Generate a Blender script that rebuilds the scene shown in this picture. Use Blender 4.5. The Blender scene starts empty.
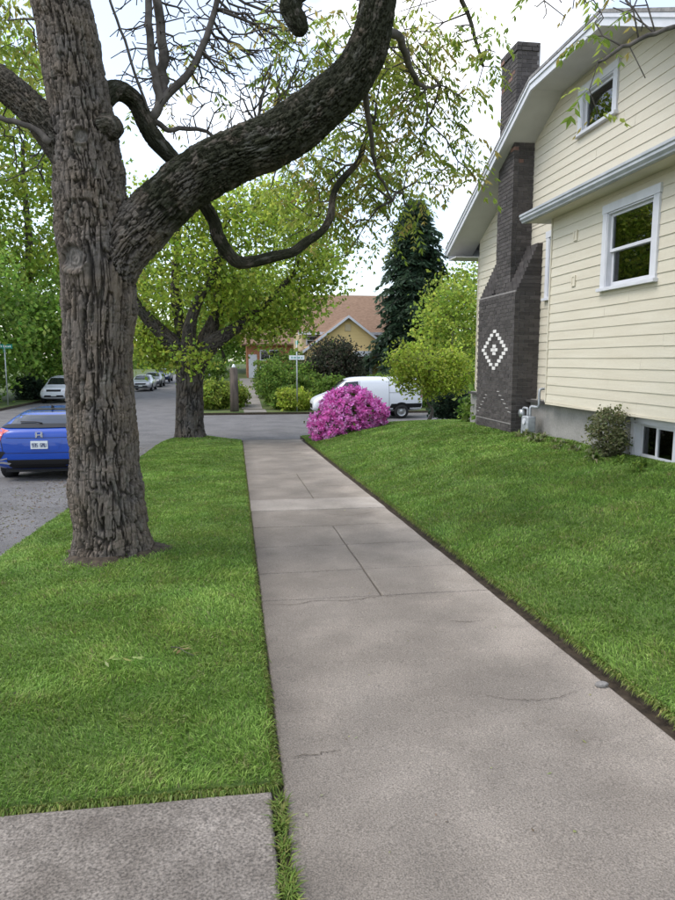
import bpy, bmesh, math, random
import numpy as np
from mathutils import Vector, Matrix
from mathutils.bvhtree import BVHTree
from mathutils.geometry import delaunay_2d_cdt

R = math.radians
rng = np.random.default_rng(11)
random.seed(11)
scn = bpy.context.scene
COL = scn.collection

# ------------------------------------------------------------------ camera
cd = bpy.data.cameras.new('camera')
cam = bpy.data.objects.new('camera', cd)
COL.objects.link(cam)
cd.sensor_fit = 'VERTICAL'
cd.sensor_height = 36.0
cd.lens = 36.0 * 676 / 900
cd.clip_start = 0.05
cd.clip_end = 2000
cam.location = (0, 0, 1.7)
cam.rotation_euler = (R(90 - 7.5835), 0, R(-8.4655))
scn.camera = cam

# ------------------------------------------------------------------ sky, sun, exposure
SUN_EL, SUN_AZ = 56, 268          # azimuth clockwise from +y
w = bpy.data.worlds.new('World')
scn.world = w
w.use_nodes = True
nt = w.node_tree
bg = nt.nodes['Background']
sky = nt.nodes.new('ShaderNodeTexSky')
sky.sky_type = 'NISHITA'
sky.sun_disc = False
sky.sun_elevation = R(SUN_EL)
sky.sun_rotation = R(SUN_AZ)
sky.air_density = 1.0
sky.dust_density = 1.5
tc = nt.nodes.new('ShaderNodeTexCoord')
mp = nt.nodes.new('ShaderNodeMapping')
mp.inputs['Scale'].default_value = (1.0, 1.0, 2.2)
mp.inputs['Location'].default_value = (7.7, 3.3, 1.0)
nz = nt.nodes.new('ShaderNodeTexNoise')
nz.inputs['Scale'].default_value = 1.7
nz.inputs['Detail'].default_value = 6
nz.inputs['Roughness'].default_value = 0.55
rp = nt.nodes.new('ShaderNodeValToRGB')
rp.color_ramp.elements[0].position = 0.48
rp.color_ramp.elements[0].color = (0.15, 0.15, 0.15, 1)
rp.color_ramp.elements[1].position = 0.72
rp.color_ramp.elements[1].color = (1, 1, 1, 1)
mx = nt.nodes.new('ShaderNodeMix')
mx.data_type = 'RGBA'
mx.inputs['B'].default_value = (9.5, 9.25, 8.9, 1)      # bright thin overcast
nt.links.new(tc.outputs['Generated'], mp.inputs['Vector'])
nt.links.new(mp.outputs['Vector'], nz.inputs['Vector'])
nt.links.new(nz.outputs['Fac'], rp.inputs['Fac'])
nt.links.new(rp.outputs['Color'], mx.inputs['Factor'])
nt.links.new(sky.outputs['Color'], mx.inputs['A'])
nt.links.new(mx.outputs['Result'], bg.inputs['Color'])
bg.inputs['Strength'].default_value = 0.15

sd = bpy.data.lights.new('sun', 'SUN')
sun = bpy.data.objects.new('sun', sd)
COL.objects.link(sun)
sd.energy = 0.85
sd.angle = R(28)
sd.color = (1.0, 0.96, 0.9)
az, el = R(SUN_AZ), R(SUN_EL)
to_sun = Vector((math.sin(az) * math.cos(el), math.cos(az) * math.cos(el), math.sin(el)))
sun.rotation_euler = to_sun.to_track_quat('Z', 'Y').to_euler()
sun.location = (-20, 10, 30)

scn.view_settings.view_transform = 'Standard'
scn.view_settings.look = 'None'
scn.view_settings.exposure = 1.12
scn.view_settings.gamma = 1.0
scn.cycles.max_bounces = 6
scn.cycles.transparent_max_bounces = 8

# ------------------------------------------------------------------ numeric helpers
def hash3(i, j, k, s=0):
    h = (i.astype(np.int64) * 374761393 + j.astype(np.int64) * 668265263 + k.astype(np.int64) * 2147483647 + s * 1274126177) & 0xFFFFFFFF
    h = ((h ^ (h >> 13)) * 1274126177) & 0xFFFFFFFF
    h = ((h ^ (h >> 16)) * 2246822519) & 0xFFFFFFFF
    return ((h ^ (h >> 15)) & 0xFFFFFF) / float(0x1000000)

def vnoise(p, s=0):
    f = np.floor(p).astype(np.int64)
    t = p - f
    t = t * t * (3 - 2 * t)
    out = 0
    for a in (0, 1):
        for b in (0, 1):
            for c in (0, 1):
                wgt = (t[:, 0] if a else 1 - t[:, 0]) * (t[:, 1] if b else 1 - t[:, 1]) * (t[:, 2] if c else 1 - t[:, 2])
                out = out + wgt * hash3(f[:, 0] + a, f[:, 1] + b, f[:, 2] + c, s)
    return out

def fbm(p, o=4, s=0):
    v, a, tot = 0, 1.0, 0
    for i in range(o):
        v = v + a * vnoise(p * 2 ** i, s + i)
        tot += a
        a *= 0.5
    return v / tot

def worley(p, s=0):
    f = np.floor(p).astype(np.int64)
    f1 = np.full(len(p), 9.0)
    f2 = np.full(len(p), 9.0)
    idv = np.zeros(len(p))
    for a in (-1, 0, 1):
        for b in (-1, 0, 1):
            for c in (-1, 0, 1):
                i, j, k = f[:, 0] + a, f[:, 1] + b, f[:, 2] + c
                q = np.stack([i + hash3(i, j, k, s + 1), j + hash3(i, j, k, s + 2), k + hash3(i, j, k, s + 3)], 1)
                d = np.sqrt(((p - q) ** 2).sum(1))
                m = d < f1
                f2 = np.where(m, f1, np.minimum(f2, d))
                idv = np.where(m, hash3(i, j, k, s + 7), idv)
                f1 = np.where(m, d, f1)
    return f1, f2, idv

def sstep(a, b, x):
    t = np.clip((x - a) / (b - a), 0, 1)
    return t * t * (3 - 2 * t)

# ------------------------------------------------------------------ object helpers
def tag(o, label=None, cat=None, group=None, kind=None):
    if label: o['label'] = label
    if cat: o['category'] = cat
    if group: o['group'] = group
    if kind: o['kind'] = kind
    return o

def obj(name, me, m=None, parent=None):
    o = bpy.data.objects.new(name, me)
    COL.objects.link(o)
    if m is not None and len(me.materials) == 0:
        me.materials.append(m)
    if parent is not None:
        o.parent = parent
    return o

def empty(name, loc=(0, 0, 0), rz=0.0):
    o = bpy.data.objects.new(name, None)
    COL.objects.link(o)
    o.location = loc
    o.rotation_euler = (0, 0, rz)
    o.empty_display_size = 0.2
    return o

def mesh_np(name, V, faces, cols=None, smooth=False):
    """V (n,3); faces: list of (m,k) int arrays; cols (n,3)"""
    me = bpy.data.meshes.new(name)
    me.vertices.add(len(V))
    me.vertices.foreach_set('co', np.asarray(V, np.float32).ravel())
    loops = np.concatenate([f.ravel() for f in faces]).astype(np.int32)
    tot = np.concatenate([np.full(len(f), f.shape[1], np.int32) for f in faces])
    me.loops.add(len(loops))
    me.loops.foreach_set('vertex_index', loops)
    me.polygons.add(len(tot))
    me.polygons.foreach_set('loop_start', np.concatenate([[0], np.cumsum(tot)[:-1]]).astype(np.int32))
    me.polygons.foreach_set('use_smooth', np.full(len(tot), smooth, bool))
    if cols is not None:
        a = me.attributes.new('Col', 'FLOAT_COLOR', 'POINT')
        c4 = np.ones((len(V), 4), np.float32)
        c4[:, :3] = cols
        a.data.foreach_set('color', c4.ravel())
    me.update(calc_edges=True)
    me.validate()
    return me

def mesh_py(name, V, F, smooth=False):
    me = bpy.data.meshes.new(name)
    me.from_pydata([tuple(v) for v in V], [], F)
    if smooth:
        me.polygons.foreach_set('use_smooth', [True] * len(me.polygons))
    me.update()
    return me

def bm_mesh(name, bm, smooth=False):
    bmesh.ops.recalc_face_normals(bm, faces=bm.faces)
    me = bpy.data.meshes.new(name)
    bm.to_mesh(me)
    bm.free()
    if smooth:
        me.polygons.foreach_set('use_smooth', [True] * len(me.polygons))
    return me

def add_box(bm, x0, x1, y0, y1, z0, z1, bevel=0.0):
    r = bmesh.ops.create_cube(bm, size=1.0)
    vs = r['verts']
    for v in vs:
        v.co = Vector(((x0 + x1) / 2 + v.co.x * (x1 - x0), (y0 + y1) / 2 + v.co.y * (y1 - y0), (z0 + z1) / 2 + v.co.z * (z1 - z0)))
    if bevel:
        es = list({e for v in vs for e in v.link_edges})
        bmesh.ops.bevel(bm, geom=es, offset=bevel, segments=2, affect='EDGES', profile=0.7)

def box(name, x0, x1, y0, y1, z0, z1, m, parent=None, bevel=0.0):
    bm = bmesh.new()
    add_box(bm, x0, x1, y0, y1, z0, z1, bevel)
    return obj(name, bm_mesh(name, bm), m, parent)

def prism(name, prof, ax, a0, a1, m, parent=None):
    """extrude polygon along axis 'x' (prof=(y,z)) or 'y' (prof=(x,z))"""
    n = len(prof)
    V = []
    for a in (a0, a1):
        for p in prof:
            V.append((a, p[0], p[1]) if ax == 'x' else (p[0], a, p[1]))
    F = [list(range(n)), list(range(2 * n - 1, n - 1, -1))] + [[i, i + n, (i + 1) % n + n, (i + 1) % n] for i in range(n)]
    bm = bmesh.new()
    me = mesh_py(name, V, F)
    bm.from_mesh(me)
    return obj(name, bm_mesh(name, bm), m, parent)

class Tubes:
    """collects tapered tubes into one mesh"""
    def __init__(self):
        self.V, self.F4, self.F3, self.C, self.n = [], [], [], [], 0
    def add(self, P, r, k=6, col=None, cap=True):
        P = np.asarray(P, float)
        r = np.broadcast_to(np.asarray(r, float), (len(P),))
        T = np.gradient(P, axis=0)
        T /= np.maximum(np.linalg.norm(T, axis=1, keepdims=True), 1e-9)
        ref = np.array([0, 0, 1.0]) if abs(T[0, 2]) < 0.9 else np.array([1.0, 0, 0])
        n0 = np.cross(T[0], ref); n0 /= np.linalg.norm(n0)
        ang = np.arange(k) * 2 * math.pi / k
        rings = []
        for i in range(len(P)):
            n0 = n0 - T[i] * (n0 @ T[i]); n0 /= max(np.linalg.norm(n0), 1e-9)
            b = np.cross(T[i], n0)
            rings.append(P[i] + r[i] * (np.cos(ang)[:, None] * n0 + np.sin(ang)[:, None] * b))
        V = np.concatenate(rings)
        m = len(P)
        i = np.arange(m - 1)[:, None] * k
        j = np.arange(k)[None]
        f = np.stack([i + j, i + (j + 1) % k, i + k + (j + 1) % k, i + k + j], -1).reshape(-1, 4) + self.n
        self.F4.append(f)
        if cap:
            V = np.concatenate([V, P[:1] - T[:1] * r[0] * .3, P[-1:] + T[-1:] * r[-1] * .6])
            a, b2 = m * k, m * k + 1
            jj = np.arange(k)
            self.F3.append(np.stack([np.full(k, a), (jj + 1) % k, jj], 1) + self.n)
            self.F3.append(np.stack([np.full(k, b2), (m - 1) * k + jj, (m - 1) * k + (jj + 1) % k], 1) + self.n)
        self.V.append(V)
        self.C.append(np.tile(np.asarray(col if col is not None else (1, 1, 1), float), (len(V), 1)))
        self.n += len(V)
    def mesh(self, name, smooth=True):
        fs = [np.concatenate(self.F4)]
        if self.F3: fs.append(np.concatenate(self.F3))
        return mesh_np(name, np.concatenate(self.V), fs, np.concatenate(self.C), smooth)

def spline(P, n=8):
    """Catmull-Rom through the rows of P (any width)"""
    P = np.asarray(P, float)
    Q = np.concatenate([2 * P[:1] - P[1:2], P, 2 * P[-1:] - P[-2:-1]])
    out = []
    for i in range(1, len(Q) - 2):
        p0, p1, p2, p3 = Q[i - 1], Q[i], Q[i + 1], Q[i + 2]
        t = np.linspace(0, 1, n, endpoint=False)[:, None]
        out.append(.5 * (2 * p1 + (p2 - p0) * t + (2 * p0 - 5 * p1 + 4 * p2 - p3) * t ** 2 + (3 * p1 - p0 - 3 * p2 + p3) * t ** 3))
    out.append(P[-1:])
    return np.concatenate(out)

# ------------------------------------------------------------------ materials
MATS = {}
def mat(name, col, rough=0.8, col2=None, scale=8.0, detail=4, contrast=(0.35, 0.65), bump=0.0, bscale=None, metallic=0.0,
        spec=0.3, attr=False, trans=0.0, stretch=None, coat=0.0, speck=None):
    if name in MATS: return MATS[name]
    m = bpy.data.materials.new(name)
    m.use_nodes = True
    t = m.node_tree
    b = t.nodes['Principled BSDF']
    L = t.links.new
    b.inputs['Roughness'].default_value = rough
    b.inputs['Metallic'].default_value = metallic
    b.inputs['Specular IOR Level'].default_value = spec
    b.inputs['Coat Weight'].default_value = coat
    b.inputs['Base Color'].default_value = (*col, 1)
    out = None
    co = t.nodes.new('ShaderNodeTexCoord')
    vec = co.outputs['Object']
    if stretch:
        mpn = t.nodes.new('ShaderNodeMapping')
        mpn.inputs['Scale'].default_value = stretch
        L(vec, mpn.inputs['Vector'])
        vec = mpn.outputs['Vector']
    if col2 is not None:
        n = t.nodes.new('ShaderNodeTexNoise')
        n.inputs['Scale'].default_value = scale
        n.inputs['Detail'].default_value = detail
        n.inputs['Roughness'].default_value = 0.6
        L(vec, n.inputs['Vector'])
        r = t.nodes.new('ShaderNodeMapRange')
        r.inputs['From Min'].default_value, r.inputs['From Max'].default_value = contrast
        L(n.outputs['Fac'], r.inputs['Value'])
        x = t.nodes.new('ShaderNodeMix'); x.data_type = 'RGBA'
        x.inputs['A'].default_value = (*col, 1); x.inputs['B'].default_value = (*col2, 1)
        L(r.outputs['Result'], x.inputs['Factor'])
        out = x.outputs['Result']
    if speck:
        sc, amt = speck
        n2 = t.nodes.new('ShaderNodeTexNoise')
        n2.inputs['Scale'].default_value = sc; n2.inputs['Detail'].default_value = 2
        L(vec, n2.inputs['Vector'])
        r2 = t.nodes.new('ShaderNodeMapRange')
        r2.inputs['From Min'].default_value, r2.inputs['From Max'].default_value = .3, .7
        r2.inputs['To Min'].default_value, r2.inputs['To Max'].default_value = 1 - amt, 1 + amt
        L(n2.outputs['Fac'], r2.inputs['Value'])
        x2 = t.nodes.new('ShaderNodeMix'); x2.data_type = 'RGBA'; x2.blend_type = 'MULTIPLY'
        x2.inputs['Factor'].default_value = 1
        if out is not None: L(out, x2.inputs['A'])
        else: x2.inputs['A'].default_value = (*col, 1)
        L(r2.outputs['Result'], x2.inputs['B'])
        out = x2.outputs['Result']
    if attr:
        a = t.nodes.new('ShaderNodeAttribute'); a.attribute_name = 'Col'
        if out is not None:
            x3 = t.nodes.new('ShaderNodeMix'); x3.data_type = 'RGBA'; x3.blend_type = 'MULTIPLY'
            x3.inputs['Factor'].default_value = 1
            L(a.outputs['Color'], x3.inputs['A']); L(out, x3.inputs['B'])
            out = x3.outputs['Result']
        else:
            out = a.outputs['Color']
    if out is not None: L(out, b.inputs['Base Color'])
    if bump:
        n3 = t.nodes.new('ShaderNodeTexNoise')
        n3.inputs['Scale'].default_value = bscale or scale * 4
        n3.inputs['Detail'].default_value = 5
        L(vec, n3.inputs['Vector'])
        bp = t.nodes.new('ShaderNodeBump')
        bp.inputs['Strength'].default_value = bump
        bp.inputs['Distance'].default_value = 0.01
        L(n3.outputs['Fac'], bp.inputs['Height'])
        L(bp.outputs['Normal'], b.inputs['Normal'])
    if trans:
        tr = t.nodes.new('ShaderNodeBsdfTranslucent')
        if out is not None: L(out, tr.inputs['Color'])
        else: tr.inputs['Color'].default_value = (*col, 1)
        ms = t.nodes.new('ShaderNodeMixShader')
        ms.inputs['Fac'].default_value = trans
        L(b.outputs['BSDF'], ms.inputs[1]); L(tr.outputs['BSDF'], ms.inputs[2])
        L(ms.outputs['Shader'], t.nodes['Material Output'].inputs['Surface'])
    MATS[name] = m
    return m

def glass_mat(name, tint=(0.9, 0.95, 0.95), ior=1.85):
    m = bpy.data.materials.new(name); m.use_nodes = True
    t = m.node_tree; t.nodes.remove(t.nodes['Principled BSDF'])
    fr = t.nodes.new('ShaderNodeFresnel'); fr.inputs['IOR'].default_value = ior
    tr = t.nodes.new('ShaderNodeBsdfTransparent'); tr.inputs['Color'].default_value = (*tint, 1)
    gl = t.nodes.new('ShaderNodeBsdfGlossy'); gl.inputs['Roughness'].default_value = 0.01
    ms = t.nodes.new('ShaderNodeMixShader')
    t.links.new(fr.outputs['Fac'], ms.inputs['Fac'])
    t.links.new(tr.outputs['BSDF'], ms.inputs[1]); t.links.new(gl.outputs['BSDF'], ms.inputs[2])
    t.links.new(ms.outputs['Shader'], t.nodes['Material Output'].inputs['Surface'])
    return m

M_conc = mat('concrete', (.120, .105, .088), .9, (.235, .208, .177), 1.9, 14, (.16, .80), bump=.7, bscale=70, speck=(150, .42), attr=True)
M_conc_old = mat('concrete_old', (.125, .108, .091), .92, (.27, .242, .21), 6.0, 14, (.2, .78), bump=1.0, bscale=45, speck=(95, .5), attr=True)
M_conc_pale = mat('concrete_pale', (.20, .18, .156), .9, (.29, .262, .23), 2.0, 12, (.3, .7), bump=.7, bscale=70, speck=(150, .4), attr=True)
M_path = mat('path_concrete', (.18, .165, .145), .9, (.25, .23, .2), 2, 6)
M_stone = mat('stone', (.16, .15, .14), .9, (.26, .25, .23), 20, 6, bump=.5)
M_asph = mat('asphalt', (.10, .097, .097), .92, (.165, .16, .159), 1.2, 10, (.3, .7), bump=.7, bscale=60, speck=(80, .55))
M_soil = mat('soil', (.03, .023, .016), .95, (.075, .058, .04), 14, 8, bump=1.0, bscale=40)
M_lawnbase = mat('lawn_thatch', (.055, .095, .02), .95, (.085, .13, .03), 6, 5, bump=.5, bscale=50)
M_farground = mat('far_ground', (.05, .085, .022), .95, (.11, .13, .045), .8, 7, bump=.4, bscale=12)
M_grass = mat('grass_blade', (1, 1, 1), .55, (.66, .72, .6), 1.1, 5, (.35, .65), attr=True, trans=.3, spec=.25)
M_leaf = mat('leaf', (1, 1, 1), .5, attr=True, trans=.58, spec=.25)
M_petal = mat('petal', (1, 1, 1), .6, attr=True, trans=.3, spec=.2)
M_bark = None
def bark_material():
    m = bpy.data.materials.new('bark'); m.use_nodes = True
    t = m.node_tree; L = t.links.new; b = t.nodes['Principled BSDF']
    b.inputs['Roughness'].default_value = .93; b.inputs['Specular IOR Level'].default_value = .2
    co = t.nodes.new('ShaderNodeAttribute'); co.attribute_name = 'BarkCo'
    ca = t.nodes.new('ShaderNodeAttribute'); ca.attribute_name = 'Col'
    def mapped(sc):
        n = t.nodes.new('ShaderNodeMapping'); n.inputs['Scale'].default_value = sc; L(co.outputs['Vector'], n.inputs['Vector']); return n.outputs['Vector']
    n1 = t.nodes.new('ShaderNodeTexNoise'); n1.inputs['Scale'].default_value = 1; n1.inputs['Detail'].default_value = 8; n1.inputs['Roughness'].default_value = .7
    L(mapped((55, 55, 11)), n1.inputs['Vector'])
    v = t.nodes.new('ShaderNodeTexVoronoi'); v.feature = 'DISTANCE_TO_EDGE'; v.inputs['Scale'].default_value = 1
    wv = t.nodes.new('ShaderNodeMix'); wv.data_type = 'VECTOR'; wv.inputs['Factor'].default_value = .25
    L(mapped((34, 34, 9)), wv.inputs['A']); L(n1.outputs['Color'], wv.inputs['B']); L(wv.outputs['Result'], v.inputs['Vector'])
    cr = t.nodes.new('ShaderNodeMapRange'); cr.inputs['From Max'].default_value = .16; L(v.outputs['Distance'], cr.inputs['Value'])
    hh = t.nodes.new('ShaderNodeMath'); hh.operation = 'MULTIPLY_ADD'; hh.inputs[1].default_value = .55; L(cr.outputs['Result'], hh.inputs[0]); L(n1.outputs['Fac'], hh.inputs[2])
    bp = t.nodes.new('ShaderNodeBump'); bp.inputs['Strength'].default_value = .9; bp.inputs['Distance'].default_value = .014
    L(hh.outputs['Value'], bp.inputs['Height']); L(bp.outputs['Normal'], b.inputs['Normal'])
    n2 = t.nodes.new('ShaderNodeTexNoise'); n2.inputs['Scale'].default_value = 1; n2.inputs['Detail'].default_value = 6; L(mapped((16, 16, 5)), n2.inputs['Vector'])
    r1 = t.nodes.new('ShaderNodeMapRange'); r1.inputs['From Min'].default_value = .3; r1.inputs['From Max'].default_value = .7; r1.inputs['To Min'].default_value = .6; r1.inputs['To Max'].default_value = 1.45
    L(n1.outputs['Fac'], r1.inputs['Value'])
    lich = t.nodes.new('ShaderNodeMapRange'); lich.inputs['From Min'].default_value = .58; lich.inputs['From Max'].default_value = .70; lich.inputs['To Max'].default_value = .5; L(n2.outputs['Fac'], lich.inputs['Value'])
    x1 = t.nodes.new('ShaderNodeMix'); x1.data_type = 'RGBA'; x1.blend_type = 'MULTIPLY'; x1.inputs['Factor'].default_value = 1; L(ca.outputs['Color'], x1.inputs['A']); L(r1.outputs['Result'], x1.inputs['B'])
    x2 = t.nodes.new('ShaderNodeMix'); x2.data_type = 'RGBA'; x2.inputs['B'].default_value = (.17, .165, .14, 1); L(lich.outputs['Result'], x2.inputs['Factor']); L(x1.outputs['Result'], x2.inputs['A'])
    L(x2.outputs['Result'], b.inputs['Base Color'])
    return m
M_bark = bark_material()
M_bark2 = mat('bark_dark', (.05, .043, .036), .95, (.115, .1, .085), 7, 6, bump=.9, bscale=26, stretch=(1, 1, .3))
M_twig = mat('twig', (.05, .044, .038), .9, (.12, .106, .092), 9, 4)
M_siding = mat('cream_siding', (.545, .50, .395), .55, (.60, .56, .455), 1.7, 6, (.3, .7), bump=.12, bscale=30, stretch=(3, .6, 6), speck=(40, .05))
M_white = mat('white_trim', (.55, .56, .59), .5, (.61, .62, .65), 4, 5, bump=.1, bscale=40)
M_soffit = mat('soffit_paint', (.50, .49, .47), .7, (.56, .55, .53), 2.2, 5)
M_gutter = mat('grey_gutter', (.34, .36, .38), .5, (.45, .47, .49), 3, 5)
M_cream_trim = mat('cream_trim', (.56, .51, .40), .6, (.62, .575, .46), 2.5, 5)
M_found = mat('foundation_paint', (.225, .22, .205), .85, (.30, .29, .27), 2.2, 7, bump=.3, bscale=30, speck=(30, .1))
M_shingle = mat('grey_shingle', (.16, .155, .15), .9, (.28, .27, .26), 14, 4, bump=.8, bscale=30)
M_brick = mat('dark_brick', (1, 1, 1), .85, (.75, .75, .78), 16, 4, attr=True, bump=.35, bscale=60)
M_mortar = mat('mortar', (.20, .19, .18), .95, (.27, .255, .24), 20, 4)
M_mortar_w = mat('white_mortar', (.52, .50, .48), .9)
M_brick_w = mat('white_brick', (.62, .60, .57), .8, (.72, .70, .67), 9, 4)
M_glass = glass_mat('window_glass')
M_dark = mat('dark_interior', (.05, .048, .045), .9)
M_room = mat('room_paint', (.42, .40, .36), .9)
M_curtain = mat('curtain_cloth', (.72, .70, .64), .9, (.6, .58, .52), 6, 3)
M_metal = mat('grey_metal', (.30, .32, .34), .5, (.42, .44, .46), 12, 4, metallic=.3)
M_galv = mat('galvanised', (.42, .44, .45), .45, metallic=.6)

# ------------------------------------------------------------------ terrain functions
def gz(y):
    y = np.asarray(y, float)
    return np.where(y < 23.3, -.041 * np.clip(y, -40, 23.3), -.955 + .012 * np.clip(y - 62, 0, 90))

def bank(x, y):
    """right-hand lawn bank"""
    x = np.asarray(x, float); y = np.asarray(y, float)
    base = gz(y) + .05
    plat = np.interp(y, [-40, 2, 13, 15, 22, 23.4], [.5, .36, .31, .24, -.33, -.9])
    plat = np.maximum(plat, base)
    t = np.clip((x - 2.13) / 3.3, 0, 1)
    s = 1 - (1 - t) ** 1.5
    bumpy = .02 * np.sin(x * 2.1 + y * .7) * np.sin(y * 1.3 + 1) * np.clip(t * 4, 0, 1)
    return base + (plat - base) * s + bumpy

def strip(x, y):
    x = np.asarray(x, float); y = np.asarray(y, float)
    crown = .05 * np.clip(1 - ((x + 1.1) / 1.35) ** 2, 0, 1)
    d = np.hypot(x + 1.2, y - 6.75)
    d2 = np.hypot(x + 1.45, y - 22)
    return gz(y) + .012 + crown * sstep(2.6, 3.6, y) + .10 * np.exp(-(d / .5) ** 2) + .16 * np.exp(-(d2 / .8) ** 2) - .05 * sstep(-2.2, -2.5, x)

def far_yard(x, y):
    return -.93 + np.clip(np.asarray(y, float) - 36, 0, 40) * .052 + 0 * np.asarray(x, float)

def sheet(name, xs, ys, fz, m, kind='structure', skirt=None, label=None):
    X, Y = np.meshgrid(xs, ys)
    Z = fz(X, Y)
    n, k = len(ys), len(xs)
    V = np.stack([X.ravel(), Y.ravel(), Z.ravel()], 1)
    i = np.arange(n - 1)[:, None] * k; j = np.arange(k - 1)[None]
    F = np.stack([i + j, i + j + 1, i + k + j + 1, i + k + j], -1).reshape(-1, 4)
    if skirt:
        ring = np.concatenate([np.arange(k), np.arange(1, n) * k + k - 1, (n - 1) * k + np.arange(k - 2, -1, -1), np.arange(n - 2, 0, -1) * k])
        low = V[ring].copy(); low[:, 2] -= skirt
        o0 = len(V); V = np.concatenate([V, low])
        q = np.arange(len(ring)); q2 = (q + 1) % len(ring)
        F = np.concatenate([F, np.stack([ring[q], o0 + q, o0 + q2, ring[q2]], 1)])
    nf = (n - 1) * (k - 1)
    me = mesh_np(name, V, [F], smooth=False)
    me.materials.append(m)
    if skirt:
        me.materials.append(M_soil)
        mi = np.zeros(len(F), np.int32); mi[nf:] = 1
        me.polygons.foreach_set('material_index', mi)
    sm = np.ones(len(F), bool); sm[nf:] = False
    me.polygons.foreach_set('use_smooth', sm)
    o = obj(name, me, m)
    return tag(o, label=label, kind=kind)

ar = np.arange
# ground sheet to the horizon, a little below everything laid on it
gx = np.concatenate([[-600, -200, -80], ar(-40, 41, 8), [80, 200, 600]])
gy = np.concatenate([[-300, -60, -40], ar(-20, 24, 4), [23.3, 30, 40, 62, 80, 110, 152, 300, 900]])
sheet('ground', gx, gy, lambda X, Y: gz(Y) - .30, M_farground)
# streets
ys = np.concatenate([ar(-30, 23.3, 2), [23.3, 28, 34, 40, 46, 50, 55, 60, 70, 80, 95, 110, 130, 152]])
def street_sheet():
    V, F = [], []
    for y in ys:
        xl = float(np.interp(y, [-40, 48, 60, 200], [-12.6, -12.6, -9.3, -9.3]))
        for t in (0, .25, .5, .75, 1):
            x = xl + (-2.3 - xl) * t
            V.append((x, y, float(gz(y)) - .075 + .05 * math.sin(math.pi * t)))
    for i in range(len(ys) - 1):
        for j in range(4):
            a = i * 5 + j
            F.append([a, a + 1, a + 6, a + 5])
    return tag(obj('street', mesh_py('street', V, F, True), M_asph), kind='structure')
street_sheet()
def cross(name, x0, x1):
    xs_ = np.linspace(x0, x1, 8); yy = np.linspace(22.6, 34.4, 7)
    sheet(name, xs_, yy, lambda X, Y: gz(Y) - .083 + .03 * np.sin((Y - 22.6) / 11.8 * math.pi), M_asph)
cross('cross_street', -2.304, 90)
cross('cross_street', -100, -12.596)
# far side: sidewalk strip + verge beyond the cross street
sheet('verge', np.linspace(-2.25, 40, 30), np.array([34.3, 34.9, 35.6, 36.4]), lambda X, Y: gz(Y) + .03, M_farground, skirt=.2)
sheet('yard', np.linspace(-2.25, 60, 30), np.linspace(36.41, 90, 30), far_yard, M_farground, skirt=.2)
sheet('verge', np.linspace(-60, -12.7, 20), np.linspace(34.3, 90, 30), lambda X, Y: gz(Y) + .05 + .02 * np.clip(-13 - X, 0, 20), M_farground, skirt=.2)
sheet('verge', np.linspace(-60, -12.7, 20), np.linspace(-30, 22.6, 20), lambda X, Y: gz(Y) + .05, M_farground, skirt=.3)
sheet('path', np.linspace(.35, 1.5, 4), np.linspace(34.35, 36.40, 3), lambda X, Y: gz(Y) + .036, M_path)
sheet('path', np.linspace(.25, 1.35, 4), np.linspace(36.42, 57, 12), lambda X, Y: far_yard(X, Y) + .02, M_path)

# left parking-strip lawn, right lawn bank
def strip_x(y, x0):      # rounded corner towards the crossing
    return x0
sx = np.linspace(-2.45, .13, 22); sy = np.concatenate([ar(2.68, 22, .3), [22.0, 22.3]])
sheet('lawn', sx, sy, strip, M_lawnbase, skirt=.2)
bx_ = np.concatenate([[2.145, 2.2, 2.3], ar(2.5, 6.2, .2), [7, 8, 10, 13, 16, 20]])
by_ = np.concatenate([[-8, -5, -3], ar(-2, 23.2, .35), [23.2]])
sheet('lawn', bx_, by_, bank, M_lawnbase, skirt=.25)
# soil bed below the sidewalk joints and edges
sheet('soil_bed', np.array([.12, 1.1, 2.17]), np.concatenate([ar(-8, 22.5, 1.0), [22.6]]), lambda X, Y: gz(Y) - .022, M_soil)
sheet('soil_bed', np.array([-2.6, -1, .118]), np.array([-1, 1, 2.0, 2.69]), lambda X, Y: gz(Y) - .024, M_soil)

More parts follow.
